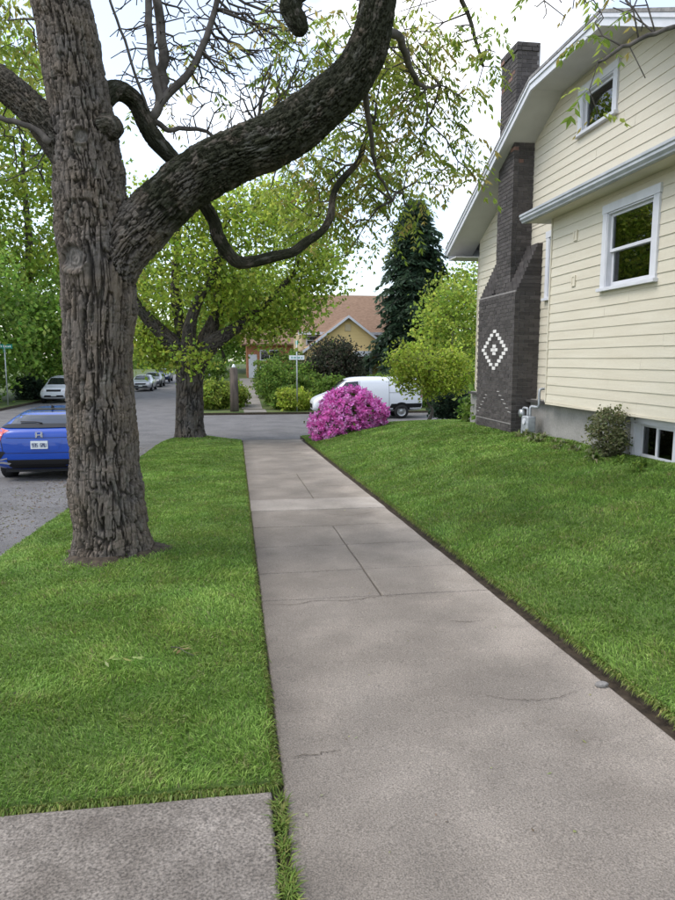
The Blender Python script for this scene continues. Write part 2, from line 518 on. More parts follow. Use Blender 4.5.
# ------------------------------------------------------------------ sidewalk slabs
walk = tag(empty('sidewalk', (1.1, 8, float(gz(8)))), kind='structure')
WINV = Matrix.Translation(Vector((-1.1, -8, -float(gz(8)))))
def slab(x0, x1, y0, y1, parent, m, dz=0.0, tilt=0.0, gap=.006, winv=WINV, th=.09):
    x0 += gap * .5; x1 -= gap * .5; y0 += gap; y1 -= gap
    nx, ny = max(2, int((x1 - x0) / .22)), max(2, int((y1 - y0) / .22))
    b = .016
    xs_ = np.concatenate([[x0, x0 + b * .35, x0 + b], np.linspace(x0, x1, nx + 1)[1:-1], [x1 - b, x1 - b * .35, x1]])
    ys_ = np.concatenate([[y0, y0 + b * .35, y0 + b], np.linspace(y0, y1, ny + 1)[1:-1], [y1 - b, y1 - b * .35, y1]])
    X, Y = np.meshgrid(xs_, ys_)
    ed = np.minimum(np.minimum(X - x0, x1 - X), np.minimum(Y - y0, y1 - Y))
    P = np.stack([X.ravel(), Y.ravel(), 0 * X.ravel()], 1)
    Z = gz(Y) + dz + tilt * (Y - y0) / (y1 - y0) + (fbm(P * 1.7 + 5, 3).reshape(X.shape) - .5) * .010
    Z = Z - np.where(ed < .001, .014, np.where(ed < b * .5, .004, 0))
    # ragged chipped edges
    jit = (fbm(P * 14 + 9, 3).reshape(X.shape) - .5) * .012
    Xj = X + np.where((X - x0 < b) | (x1 - X < b), jit, 0)
    Yj = Y + np.where((Y - y0 < b) | (y1 - Y < b), jit, 0)
    V = np.stack([Xj.ravel(), Yj.ravel(), Z.ravel()], 1)
    n, k = X.shape
    i = np.arange(n - 1)[:, None] * k; j = np.arange(k - 1)[None]
    F = np.stack([i + j, i + j + 1, i + k + j + 1, i + k + j], -1).reshape(-1, 4)
    ring = np.concatenate([np.arange(k), np.arange(1, n) * k + k - 1, (n - 1) * k + np.arange(k - 2, -1, -1), np.arange(n - 2, 0, -1) * k])
    low = V[ring].copy(); low[:, 2] -= th
    o0 = len(V); V = np.concatenate([V, low]); q = np.arange(len(ring)); q2 = (q + 1) % len(ring)
    F = np.concatenate([F, np.stack([ring[q], o0 + q, o0 + q2, ring[q2]], 1)])
    Px = V.copy(); Px[:, 2] = 0
    st_ = fbm(Px * 1.1 + 60, 4, 31); st2 = fbm(Px * np.array([5, 1.2, 1]) + 15, 3, 33)
    silt = sstep(1.62, 2.0, V[:, 0] + (st2 - .5) * .5) * .6 * (st_ + .3)           # pale washed-out silt along the bank
    worn = (sstep(.52, .66, fbm(Px * 2.4 + 5, 4, 35)) * .16)
    grime = sstep(.34, .18, V[:, 0] + (st2 - .5) * .2) * .28
    tint = (1 + silt + worn - grime + (st_ - .5) * .2)[:, None] * np.array([1.0, .99, .978]) ** (1 + 2 * (st2[:, None] - .5))
    me = mesh_np('slab', V, [F], tint, smooth=False)
    me.transform(winv)
    return obj('slab', me, m, parent)

rows = [-7, -3.2, 0.6, 5.24, 6.06, 7.09, 8.12, 9.22, 10.15, 11.5, 13.3, 15.4, 17.7, 20.0, 22.2]
for i in range(len(rows) - 1):
    y0, y1 = rows[i], rows[i + 1]
    split = y0 in (5.24, 6.06, 7.09, 10.15, 11.5)
    pale = y0 in (9.22,)
    cols = [(.16, 1.15), (1.15, 2.07)] if split else [(.16, 2.07)]
    for c in cols:
        slab(c[0], c[1], y0, y1, walk, M_conc_pale if pale else M_conc, dz=float(rng.uniform(-.0015, .0015)) + (.008 if pale else 0),
             tilt=float(rng.uniform(-.002, .002)), gap=.0075)
# ramp at the corner
slab(.0, 2.6, 22.2, 23.2, walk, M_conc_pale, dz=-.01, tilt=-.05)
# hairline cracks have no groove: dark ribbons painted on top, further down
pad = tag(empty('driveway', (-1.1, 1.6, float(gz(1.6)))), kind='structure')
PINV = Matrix.Translation(Vector((1.1, -1.6, -float(gz(1.6)))))
slab(-2.5, .118, .35, 2.655, pad, M_conc_old, dz=.012, gap=.008, winv=PINV)
slab(-2.5, .118, -1.4, .35, pad, M_conc_old, dz=.008, gap=.008, winv=PINV)

# ------------------------------------------------------------------ house
XW, XB = 5.8, 5.5
house = empty('craftsman_house', (6.5, 10.7, .3))
tag(house, 'cream clapboard house with clipped gable, white window trim and dark brick chimney', 'house')
HOFF = Vector((-6.5, -10.7, -.3))
def hobj(o, parent=house):
    """geometry is written in world coordinates; parent it under the house without moving it"""
    o.parent = parent
    if parent is house or parent.parent is house:
        o.data.transform(Matrix.Translation(HOFF))
    return o
def hpart(o, parent=None):
    o.data.transform(Matrix.Translation(HOFF))
    o.parent = parent or house
    return o
ROOF_S = .463
YC, ZC = 10.7, 6.52          # gable centre, height of the clipped edge at the rake
def roof_z(y):               # top of roof at |y-YC|
    return ZC - (abs(y - YC) - 1.17) * ROOF_S

def plank(x, a0, b0, z, h):
    j = random.uniform(-.0025, .0025); t = .018 + random.uniform(-.002, .002)
    nseg = max(2, int((b0 - a0) / .8))
    V, F = [], []
    ph = random.uniform(0, 6)
    for q in range(nseg + 1):
        yy = a0 + (b0 - a0) * q / nseg
        wv = .0025 * math.sin(yy * 1.7 + ph)
        V += [(x - t, yy, z + j + wv), (x - .007, yy, z + h + .012 + j), (x + .012, yy, z + h + .012 + j), (x + .012, yy, z + j + wv)]
    for q in range(nseg):
        a4 = q * 4; c4 = a4 + 4
        for e in range(4):
            F.append([a4 + e, a4 + (e + 1) % 4, c4 + (e + 1) % 4, c4 + e])
    F += [[3, 2, 1, 0], [nseg * 4, nseg * 4 + 1, nseg * 4 + 2, nseg * 4 + 3]]
    hpart(obj('clapboard', mesh_py('clapboard', V, F), M_siding))

def planks(x, ya, yb, z0, z1, openings, expo=.156, ylim=None):
    z = z0
    while z < z1 - .03:
        h = min(expo, z1 - z)
        a, b = ya, yb
        if ylim is not None:
            lm = ylim(z + h * .5)
            a, b = max(a, lm[0]), min(b, lm[1])
        segs = [(a, b)]
        for (o0, o1, p0, p1) in openings:
            if z + h > p0 + .002 and z < p1 - .002:
                new = []
                for s in segs:
                    if o1 <= s[0] or o0 >= s[1]: new.append(s)
                    else:
                        if o0 > s[0] + .02: new.append((s[0], o0))
                        if o1 < s[1] - .02: new.append((o1, s[1]))
                segs = new
                if z < p0 - .004: plank(x, o0, o1, z, p0 - z - .012)
                if z + h > p1 + .004: plank(x, o0, o1, p1, z + h - p1)
        for (a0, b0) in segs:
            if b0 - a0 > 2.4:
                cut = a0 + (b0 - a0) * random.uniform(.2, .8)
                plank(x, a0, cut - .0015, z, h); plank(x, cut + .0015, b0, z, h)
            elif b0 - a0 > .02: plank(x, a0, b0, z, h)
        z += expo

W_BAY = (8.38, 9.76, 2.72, 3.97)
W_UP = (10.08, 11.27, 5.40, 6.19)
W_SIDE = (11.56, 12.28, 2.80, 4.06)
def inset(o, d): return (o[0] + d, o[1] - d, o[2] + .02, o[3] - d)
lim = lambda z: (YC - 1.17 - (ZC - .05 - z) / ROOF_S, YC + 1.17 + (ZC - .05 - z) / ROOF_S)
planks(XB, 6.2, 11.45, .95, 4.12, [inset(W_BAY, .05)])
planks(XW, 11.47, 15.9, .95, 4.288, [inset(W_SIDE, .05)])
planks(XW, 5.5, 15.9, 4.29, 6.395, [inset(W_UP, .05)], ylim=lim)
planks(XW, 5.5, 6.18, .95, 4.2, [])
# corner boards and other walls
for nm, a in (('corner_board', (XB - .03, XB + .08, 11.452, 11.49, .95, 4.12)), ('corner_board', (XW - .03, XW + .09, 15.902, 15.94, .95, 4.14)),
              ('corner_board', (XB - .03, XB + .08, 6.16, 6.198, .95, 4.12)), ('bay_wall', (XB + .02, XW, 11.40, 11.45, .95, 4.12)), ('bay_wall', (XB + .02, XW, 6.2, 6.25, .95, 4.12)),
              ('wall', (XW + .1, 13, 15.8, 15.9, .95, 4.3)), ('wall', (XW + .02, 13, 5.5, 5.6, .95, 4.3)), ('wall', (12.9, 13, 5.6, 15.8, .95, 6.2)),
              ('floor', (XB + .05, 12.9, 5.6, 15.8, .9, .94)), ('floor', (XW + .05, 12.9, 5.6, 15.8, 4.15, 4.25))):
    hpart(box(nm, *a, M_dark if nm == 'floor' else M_siding))
for yy in (10.2,):       # inner partition that closes the rooms behind the windows
    hpart(box('inner_wall', 7.4, 7.5, 5.6, 15.8, .95, 6.2, M_room))
# foundation with an opening for the basement window
BW = (7.93, 8.98, .28, .90)
XF = 5.66
for a in ((XF, 5.9, 5.5, BW[0], -1.0, .949), (XF, 5.9, BW[1], 15.9, -1.0, .949), (XF, 5.9, BW[0], BW[1], -1.0, BW[2]), (XF, 5.9, BW[0], BW[1], BW[3], .949)):
    hpart(box('foundation', *a, M_found))
hpart(box('cellar', 6.6, 6.7, 7.2, 9.8, -.5, .9, M_dark))
hpart(box('water_table', XB - .035, XW - .02, 6.2, 11.45, .915, .947, M_cream_trim))

def window(o, x, trim, kind, mat_trim=M_white):
    """white casing on plane x, sashes set back, glass"""
    y0, y1, z0, z1 = o
    bm = bmesh.new()
    f = x - .045
    add_box(bm, f, x + .02, y0, y0 + trim, z0 + .05, z1 - trim, .004)
    add_box(bm, f, x + .02, y1 - trim, y1, z0 + .05, z1 - trim, .004)
    add_box(bm, f - .006, x + .02, y0 - .015, y1 + .015, z1 - trim + .002, z1, .004)
    add_box(bm, f - .045, x + .02, y0 - .03, y1 + .03, z0 - .002, z0 + .048, .006)      # sill
    # jamb liners
    a, b, c, d = y0 + trim, y1 - trim, z0 + .05, z1 - trim
    add_box(bm, x - .035, x + .10, a + .001, a + .022, c, d)
    add_box(bm, x - .035, x + .10, b - .022, b - .001, c, d)
    add_box(bm, x - .035, x + .10, a, b, d - .02, d - .002)
    wdw = hpart(obj('window', bm_mesh('window', bm), mat_trim))
    a += .022; b -= .022; d -= .02
    def sash(sx, c0, c1, rail=.045, a=a, b=b):
        bm = bmesh.new()
        add_box(bm, sx, sx + .035, a, a + .042, c0, c1, .003)
        add_box(bm, sx, sx + .035, b - .042, b, c0, c1, .003)
        add_box(bm, sx, sx + .034, a + .042, b - .042, c1 - .042, c1 - .0005, .003)
        add_box(bm, sx, sx + .034, a + .042, b - .042, c0 + .0005, c0 + rail, .003)
        s = hpart(obj('sash', bm_mesh('sash', bm), M_white), wdw)
        hpart(box('pane', sx + .015, sx + .02, a + .04, b - .04, c0 + .04, c1 - .04, M_glass), wdw)
    if kind == 'hung':
        mid = c + (d - c) * .5
        sash(x + .012, mid - .02, d)
        sash(x + .05, c, mid + .02, .075)
    elif kind == 'slide':
        mid = (a + b) / 2
        sash(x + .02, c, d, .045, a, mid + .02)
        sash(x + .057, c, d, .045, mid - .02, b)
    else:
        sash(x + .02, c, d)
    return wdw
wb = window(W_BAY, XB, .125, 'hung')
wu = window(W_UP, XW, .12, 'fixed')
ws = window(W_SIDE, XW, .12, 'hung')
window((BW[0] - .0, BW[1] + .0, BW[2], BW[3]), XF, .075, 'slide')
# curtain in the bay window
cv, cf = [], []
for i in range(25):
    yy = 9.18 + i * .0175
    for zz in (2.70, 3.45, 3.9):
        cv.append((XB + .19 + .02 * math.sin(i * 1.5), yy, zz))
for i in range(24):
    for j in range(2):
        a = i * 3 + j
        cf.append([a, a + 1, a + 4, a + 3])
hpart(obj('curtain', mesh_py('curtain', cv, cf, True), M_curtain), wb)
# small square trim blocks on the siding
for (yy, zz) in ((10.62, 3.70), (10.62, 2.98)):
    bm = bmesh.new()
    add_box(bm, XB - .034, XB, yy - .06, yy + .06, zz + .06, zz + .085); add_box(bm, XB - .034, XB, yy - .06, yy + .06, zz - .085, zz - .06)
    add_box(bm, XB - .034, XB, yy - .06, yy - .035, zz - .06, zz + .06); add_box(bm, XB - .034, XB, yy + .035, yy + .06, zz - .06, zz + .06)
    add_box(bm, XB - .026, XB, yy - .035, yy + .035, zz - .06, zz + .06)
    hpart(obj('vent_block', bm_mesh('vent_block', bm), M_cream_trim))

# bay eave: little roof, gutter, soffit
xe = 5.17
hpart(prism('bay_roof', [(XW - .03, 4.395), (xe - .01, 4.275), (xe - .01, 4.255), (XW - .03, 4.255)], 'y', 5.9, 11.9, M_shingle))
g = hpart(prism('gutter', [(xe - .1, 4.27), (xe - .1, 4.235), (xe - .082, 4.22), (xe - .085, 4.185), (xe - .05, 4.15), (xe - .045, 4.13), (xe + .03, 4.13), (xe + .03, 4.253), (xe - .08, 4.253), (xe - .08, 4.27)], 'y', 5.85, 11.95, M_gutter))
hpart(box('bay_soffit', xe + .032, XB + .03, 5.9, 11.9, 4.125, 4.15, M_cream_trim))
hpart(box('bay_soffit', XB + .032, XW - .035, 11.47, 11.9, 4.125, 4.15, M_cream_trim))
# main roof
XR = 5.16               # rake plane
ye = 16.5; yn = 2 * YC - ye
def slope_slab(name, pts, th, m, ztop=0.0):
    """pts: top polygon; gives it thickness downwards"""
    n = len(pts)
    V = [(p[0], p[1], p[2] + ztop) for p in pts] + [(p[0], p[1], p[2] + ztop - th) for p in pts]
    F = [list(range(n)), list(range(2 * n - 1, n - 1, -1))] + [[i, (i + 1) % n, (i + 1) % n + n, i + n] for i in range(n)]
    bm = bmesh.new(); me = mesh_py(name, V, F); bm.from_mesh(me)
    return hpart(obj(name, bm_mesh(name, bm), m))
zr = ZC + 1.17 * ROOF_S     # ridge
xr = XR + 1.25
for s in (1, -1):
    yE, yK = YC + s * (ye - YC), YC + s * 1.17
    zE = roof_z(ye)
    slope_slab('roof', [(XR - .03, yE, zE), (14, yE, zE), (14, YC, zr), (xr, YC, zr), (XR - .03, yK, ZC)], .05, M_shingle, .05)
    slope_slab('soffit', [(XR + .045, yE - s * .05, zE), (XW, yE - s * .05, zE), (XW, yK, ZC), (XR + .045, yK, ZC)], .02, M_soffit, -.125)
    # barge board and its cap moulding
    n = Vector((0, s * ROOF_S, 1)).normalized()
    slope_slab('barge_board', [(XR, yE, zE), (XR + .04, yE, zE), (XR + .04, yK, ZC), (XR, yK, ZC)], .165, M_white, -.003)
    slope_slab('rake_moulding', [(XR - .022, yE, zE), (XR - .001, yE, zE), (XR - .001, yK, ZC), (XR - .022, yK, ZC)], .055, M_white, -.004)
slope_slab('roof', [(XR - .03, YC - 1.17, ZC), (xr, YC, zr), (XR - .03, YC + 1.17, ZC)], .05, M_shingle, .052)
hpart(box('soffit', XR + .045, XW, YC - 1.165, YC + 1.165, ZC - .145, ZC - .125, M_soffit))
hpart(box('barge_board', XR, XR + .04, YC - 1.168, YC + 1.168, ZC - .165, ZC - .003, M_white))
hpart(box('rake_moulding', XR - .022, XR - .001, YC - 1.168, YC + 1.168, ZC - .06, ZC - .005, M_white))
# eaves: flat boxed soffit and gutter, far side and near side
for s in (1, -1):
    yE = YC + s * (ye - YC); yw = YC + s * 5.21; zE = roof_z(ye)
    a, b = sorted((yw, yE - s * .04))
    hpart(box('eave_soffit', XR + .05, 13.9, a, b, zE - .26, zE - .235, M_soffit))
    a, b = sorted((yE - s * .04, yE - s * .012))
    hpart(box('fascia', XR + .05, 13.9, a, b, zE - .262, zE - .004, M_white))
    a, b = sorted((yE - s * .01, yE + s * .10))
    hpart(prism('gutter', [(yE - s * .011, zE - .02), (yE + s * .10, zE - .02), (yE + s * .10, zE - .07), (yE + s * .06, zE - .14), (yE - s * .011, zE - .14)], 'x', XR - .02, 13.9, M_gutter))
    a, b = sorted((yw, yE - s * .05))
    # triangular end of the boxed eave
    V = [(XR + .05, a, zE - .235), (XR + .05, b, zE - .235), (XR + .05, a if s > 0 else b, zE + .0)]

# ------------------------------------------------------------------ chimney (part of the house) with its bricks
CH = (5.27, 12.48, 14.45)       # front x, near y, far y
ST = (5.37, 12.99, 13.76)       # stack
Z0, ZSH, ZS1, ZT = .0, 3.02, 3.95, 7.62
bm = bmesh.new()
add_box(bm, CH[0] + .012, XW + .01, CH[1] + .012, CH[2] - .012, Z0, ZSH)
add_box(bm, ST[0] + .012, XW + .03, ST[1] + .012, ST[2] - .012, ZSH, ZT - .01)
chimney = hpart(obj('chimney', bm_mesh('chimney', bm), M_mortar))
BV, BF, BC = [], [], []
def brick_box(x0, x1, y0, y1, z0, z1, col):
    n = len(BV) * 8
    d = rng.uniform(-.003, .003)
    BV.append(np.array([(x, y, z) for z in (z0, z1) for (x, y) in ((x0 + d, y0), (x1 + d, y0), (x1 + d, y1), (x0 + d, y1))]))
    BF.append(np.array([(0, 3, 2, 1), (4, 5, 6, 7), (0, 1, 5, 4), (1, 2, 6, 5), (2, 3, 7, 6), (3, 0, 4, 7)]) + n)
    BC.append(np.tile(col, (8, 1)))
def bcol(top=False):
    v = rng.uniform(.75, 1.25)
    c = np.array((.074, .066, .061)) * v
    if rng.random() < (.09 if top else .004): c = np.array((.22, .13, .10)) * v
    elif rng.random() < .15: c = np.array((.085, .076, .071)) * v
    return c
WHITE = []
diaz, diay = 1.87, (CH[1] + CH[2]) / 2 - .01
H, G = .075, .010
zz = Z0; k = 0
def course(x0, y0, y1, z, k, hb, top=False, skip=None):
    L = .205
    off = (k % 2) * L / 2
    # front face
    y = y0 - off
    while y < y1 - .01:
        a, b = max(y, y0), min(y + L - G, y1)
        if b - a > .03: brick_box(x0, x0 + .09, a, b, z, z + hb, bcol(top))
        y += L
    # two side faces
    for yf, dy in ((y0, 1), (y1, -1)):
        x = x0 + .09 + G - (off if k % 2 else 0)
        while x < XW - .01:
            a, b = max(x, x0 + .09 + G), min(x + L - G, XW)
            if b - a > .03:
                ya, yb = sorted((yf, yf + dy * .09)); brick_box(a, b, ya, yb, z, z + hb, bcol(top))
            x += L
while zz < ZSH - .02:
    course(CH[0], CH[1], CH[2], zz, k, H - G)
    zz += H; k += 1
zsh0 = zz
# shoulders slope back to the wall in steps, one course each
ns = int((ZS1 - zsh0) / H)
for i in range(ns):
    xs0 = CH[0] + (XW - .12 - CH[0]) * (i + 1) / ns
    for (ya, yb) in ((CH[1], ST[1] - .005), (ST[2] + .005, CH[2])):
        y = ya - (i % 2) * .1
        while y < yb - .01:
            a, b = max(y, ya), min(y + .195, yb)
            if b - a > .02: brick_box(xs0, XW, a, b, zz, zz + H - G * .4, bcol())
            y += .205
    zz += H
zz = zsh0; k = 0
while zz < ZT - .02:
    cap = zz > ZT - .17
    e = .02 if cap else 0
    course(ST[0] - e, ST[1] - e, ST[2] + e, zz, k, H - G, top=zz > 5.5)
    zz += H; k += 1
bm_me = mesh_np('brickwork', np.concatenate(BV), [np.concatenate(BF)], np.concatenate(BC))
bo = hpart(obj('brickwork', bm_me, M_brick), chimney); bo['kind'] = 'stuff'
hpart(box('chimney_cap', ST[0] - .01, XW + .02, ST[1] - .01, ST[2] + .01, ZT - .01, ZT + .03, M_mortar), chimney)
# white diamond
def wbrick(y, z):
    z = round((z - Z0) / H) * H + Z0
    hpart(box('brick', CH[0] - .008, CH[0] + .05, y - .085, y + .085, z + .001, z + H - G - .001, M_brick_w), chimney)
for r in range(-5, 6):
    dy = (5.4 - abs(r)) * .115
    if abs(r) == 5:
        wbrick(diay, diaz + r * H)
    else:
        wbrick(diay - dy, diaz + r * H); wbrick(diay + dy, diaz + r * H)
for (dy, r) in ((-.095, 0), (.095, 0), (0, 1), (0, -1)):
    wbrick(diay + dy, diaz + r * H)
# pale repointed steps low on the front
for i in range(6):
    z = .62 + i * H
    hpart(box('mortar_line', CH[0] - .004, CH[0] + .02, CH[1] + .04 + i * .12, CH[1] + .17 + i * .12, z + H - G, z + H, M_mortar_w), chimney)
    hpart(box('mortar_line', CH[0] - .004, CH[0] + .02, CH[2] - .20 - i * .09, CH[2] - .10 - i * .09, z - .1 + H - G, z - .1 + H, M_mortar_w), chimney)
hpart(box('mortar_line', CH[0] - .006, CH[0] + .02, CH[1], CH[2], .455, .472, M_mortar), chimney)

# gas meter by the chimney
gm = empty('gas_meter', (5.42, 12.05, .25))
tag(gm, 'grey gas meter with bent pipe between brick chimney and foundation', 'gas meter')
def gpart(o):
    o.data.transform(Matrix.Translation(Vector((-5.42, -12.05, -.25)))); o.parent = gm; return o
bm = bmesh.new(); add_box(bm, 5.33, 5.50, 11.86, 12.12, .36, .66, .03); gpart(obj('case', bm_mesh('case', bm, True), M_metal))
T = Tubes(); T.add(spline([(5.42, 11.95, .66), (5.42, 11.95, .80), (5.44, 11.93, .84), (5.47, 11.75, .84), (5.47, 11.70, .90), (5.47, 11.70, 1.12), (5.50, 11.70, 1.17), (5.62, 11.70, 1.18)], 4), .024, 8); gpart(obj('pipe', T.mesh('pipe'), M_metal))
T = Tubes(); T.add(spline([(5.42, 12.06, .66), (5.42, 12.06, .78), (5.40, 12.10, .80), (5.40, 12.22, .78), (5.40, 12.24, .6), (5.40, 12.24, .1)], 4), .022, 8); gpart(obj('pipe', T.mesh('pipe'), M_metal))
bm = bmesh.new(); bmesh.ops.create_cone(bm, cap_ends=True, segments=20, radius1=.075, radius2=.06, depth=.08, matrix=Matrix.Translation((5.36, 12.18, .70)) @ Matrix.Rotation(R(90), 4, 'Y')); gpart(obj('regulator', bm_mesh('regulator', bm, True), M_galv))
bm = bmesh.new(); bmesh.ops.create_cone(bm, cap_ends=True, segments=20, radius1=.055, radius2=.055, depth=.03, matrix=Matrix.Translation((5.325, 11.99, .56)) @ Matrix.Rotation(R(90), 4, 'Y')); gpart(obj('dial', bm_mesh('dial', bm), M_white))

# ------------------------------------------------------------------ foliage library
def leaf_quads(P, D, U, L, W, col, fold=.25):
    """one folded rhombic leaf (2 triangles as a quad strip of 4 verts) per row; P base, D length dir, U normal"""
    D = D / np.maximum(np.linalg.norm(D, axis=1, keepdims=True), 1e-9)
    S = np.cross(D, U); S /= np.maximum(np.linalg.norm(S, axis=1, keepdims=True), 1e-9)
    N = np.cross(S, D)
    L = np.broadcast_to(L, (len(P),))[:, None]; W = np.broadcast_to(W, (len(P),))[:, None]
    a = P
    b = P + D * L * .45 + S * W * .5 - N * W * fold
    c = P + D * L - N * L * .12
    d = P + D * L * .45 - S * W * .5 - N * W * fold
    V = np.stack([a, b, c, d], 1).reshape(-1, 3)
    F = np.arange(len(P) * 4).reshape(-1, 4)
    F = np.concatenate([F[:, [0, 1, 2]], F[:, [0, 2, 3]]])
    return V, F, np.repeat(col, 4, 0)

def pick_cols(n, palette, jitter=.18, r=rng):
    pal = np.asarray(palette, float)
    c = pal[r.integers(0, len(pal), n)]
    return np.clip(c * (1 + r.normal(0, jitter, (n, 1))) * (1 + r.normal(0, .06, (n, 3))), .004, 1)

def grow(nodes, anchors, step=.25, jit=.25, r=rng, arc=.12):
    """connect anchors to a skeleton, nearest first, in kinked chains; returns node list, parent index, anchor node ids"""
    N = [np.asarray(p, float) for p in nodes]
    par = [-1] * len(N)
    A = np.asarray(anchors, float)
    best = np.full(len(A), 1e9); bi = np.zeros(len(A), int)
    plen = [0.0] * len(N)
    arr = np.asarray(N)
    for i in range(0, len(arr), 64):
        d = np.linalg.norm(A[:, None] - arr[None, i:i + 64], axis=2)
        m = d.argmin(1); v = d[np.arange(len(A)), m]
        u = v < best; best[u] = v[u]; bi[u] = m[u] + i
    done = np.zeros(len(A), bool)
    tip = np.zeros(len(A), int)
    for _ in range(len(A)):
        q = np.where(done, 1e9, best).argmin()
        done[q] = True
        p0, p1 = N[bi[q]], A[q]
        L = np.linalg.norm(p1 - p0); k = max(1, int(L / step))
        prev = bi[q]; newp = []
        for s in range(1, k + 1):
            t = s / k
            p = p0 + (p1 - p0) * t
            if s < k: p = p + r.normal(0, jit * step, 3) + np.array([0, 0, arc * L * math.sin(math.pi * t)])
            plen.append(plen[prev] + float(np.linalg.norm(p - N[prev]))); N.append(p); par.append(prev); prev = len(N) - 1; newp.append(p)
        tip[q] = prev
        newp = np.asarray(newp); ids = np.arange(len(N) - k, len(N))
        d = np.linalg.norm(A[:, None] - newp[None], axis=2) + .55 * np.asarray(plen[-k:])[None]
        m = d.argmin(1); v = d[np.arange(len(A)), m]
        u = v < best; best[u] = v[u]; bi[u] = ids[m[u]]
    return N, par, tip

def twigs_into(T, N, par, n0, r_tip=.004, power=.45, k=5, r_max=.2, col=None):
    """pipe-model radii; chains become tubes"""
    cnt = np.zeros(len(N)); kids = [[] for _ in N]
    for i in range(len(N) - 1, -1, -1):
        cnt[i] += 1 if not kids[i] else 0
        if par[i] >= 0:
            kids[par[i]].append(i); cnt[par[i]] += cnt[i]
    rad = np.minimum(r_tip * np.maximum(cnt, 1) ** power, r_max)
    for i in range(n0, len(N)):
        p = par[i]
        main = p >= n0 and max(kids[p], key=lambda q: cnt[q]) == i
        if main: continue
        ch = [p, i]; rr = [min(rad[i] * 1.15, rad[p] if p >= n0 else 9), rad[i]]
        j = i
        while kids[j]:
            j = max(kids[j], key=lambda q: cnt[q]); ch.append(j); rr.append(rad[j])
        T.add([N[c] for c in ch], rr, k if rr[1] > .012 else max(3, k - 2), col)
    return rad

def ellipsoid_pts(n, c, rad, shell=.55, r=rng, lump=.28):
    v = r.normal(size=(n, 3)); v /= np.linalg.norm(v, axis=1, keepdims=True)
    rr = shell + (1 - shell) * r.random(n) ** .6
    rr = rr * (1 - lump + 2 * lump * fbm(v * 2.1 + c[0] * 3.7 + 20, 3))
    return np.asarray(c) + v * rr[:, None] * np.asarray(rad)

def leaf_clumps(C, per, spread, size, palette, up=.6, r=rng, droop=.2, jitter=.2, flat=.6):
    n = len(C) * per
    cc = np.repeat(C, per, 0)
    P = cc + r.normal(size=(n, 3)) * np.array([1, 1, flat]) * spread
    D = r.normal(size=(n, 3)); D[:, 2] -= droop
    U = r.normal(size=(n, 3)) * (1 - up); U[:, 2] += up
    clump_tone = np.repeat(1 + r.normal(0, .14, (len(C), 1)), per, 0)
    col = pick_cols(n, palette, jitter, r) * clump_tone
    s = size * r.uniform(.65, 1.3, n)
    return leaf_quads(P, D, U, s, s * .72, col)

GREEN = [(.17, .27, .045), (.13, .22, .04), (.22, .32, .06), (.10, .175, .032)]
YELLOWGREEN = [(.26, .33, .05), (.20, .28, .045), (.31, .36, .065), (.16, .235, .04)]
DARK = [(.035, .062, .036), (.045, .08, .045), (.06, .095, .055), (.028, .05, .03)]
MAPLE = [(.25, .33, .045), (.31, .38, .055), (.20, .28, .04), (.36, .41, .075), (.15, .22, .035)]

def tree(name, label, base, trunk_h, trunk_r, crown_c, crown_r, n_cl, per, spread, size, palette, cat='tree', group=None, shell=.45, lean=(0, 0), bark=None, seed=0):
    r = np.random.default_rng(100 + seed)
    root = empty(name, base); tag(root, label, cat, group)
    b = np.zeros(3); cc = np.asarray(crown_c, float)
    top = np.array([cc[0] + lean[0], cc[1] + lean[1], max(trunk_h, cc[2] + crown_r[2] * .35)])
    pts = np.linspace(0, 1, 9)[:, None] * top + r.normal(0, .05, (9, 3)) * np.array([1, 1, 0])
    pts[0] = (0, 0, -.15)
    rad = trunk_r * (1 - .75 * np.linspace(0, 1, 9)); rad[0] *= 1.5
    T = Tubes(); sp = spline(np.column_stack([pts, rad]), 4); T.add(sp[:, :3], sp[:, 3], 10)
    A = ellipsoid_pts(n_cl, cc, crown_r, shell, r)
    start = sp[sp[:, 2] > trunk_h * .55][:, :3]
    N, par, tip = grow(list(start), A, step=.5, jit=.22, r=r)
    twigs_into(T, N, par, len(start), r_tip=.012, power=.42, k=5, r_max=trunk_r * .5)
    obj('trunk', T.mesh('trunk'), bark or M_bark2, root)
    V, F, Cc = leaf_clumps(A, int(per * .66), spread * 1.05, size * .95, palette, r=r)
    obj('crown', mesh_np('crown', V, [F], Cc), M_leaf, root)
    return root

# ------------------------------------------------------------------ big street tree: one remeshed, furrowed body
def world_branch(rows_, n=10): return spline(np.asarray(rows_, float), n)
B_trunk = world_branch([(-1.22, 6.75, -.60, .47), (-1.23, 6.75, -.26, .395), (-1.25, 6.75, .05, .35), (-1.27, 6.75, .35, .335), (-1.29, 6.75, 1.4, .305), (-1.255, 6.75, 2.3, .325), (-1.275, 6.75, 2.9, .325),
                        (-1.325, 6.75, 3.72, .275), (-1.43, 6.75, 4.58, .25), (-1.48, 6.75, 4.9, .238), (-1.55, 6.8, 6.0, .21), (-1.4, 6.9, 7.4, .15), (-1.2, 7.1, 8.6, .08)])
B_limb = world_branch([(-1.25, 6.75, 2.15, .20), (-1.06, 6.72, 2.68, .26), (-.67, 6.7, 3.1, .245), (-.3, 6.65, 3.40, .238), (.07, 6.6, 3.58, .232), (.39, 6.55, 3.7, .228), (.76, 6.5, 3.95, .213),
                       (1.03, 6.45, 4.18, .195), (1.22, 6.4, 4.47, .172), (1.31, 6.35, 4.87, .155), (1.42, 6.25, 5.6, .135), (1.75, 6.1, 6.5, .11), (2.3, 6.0, 7.4, .07)])
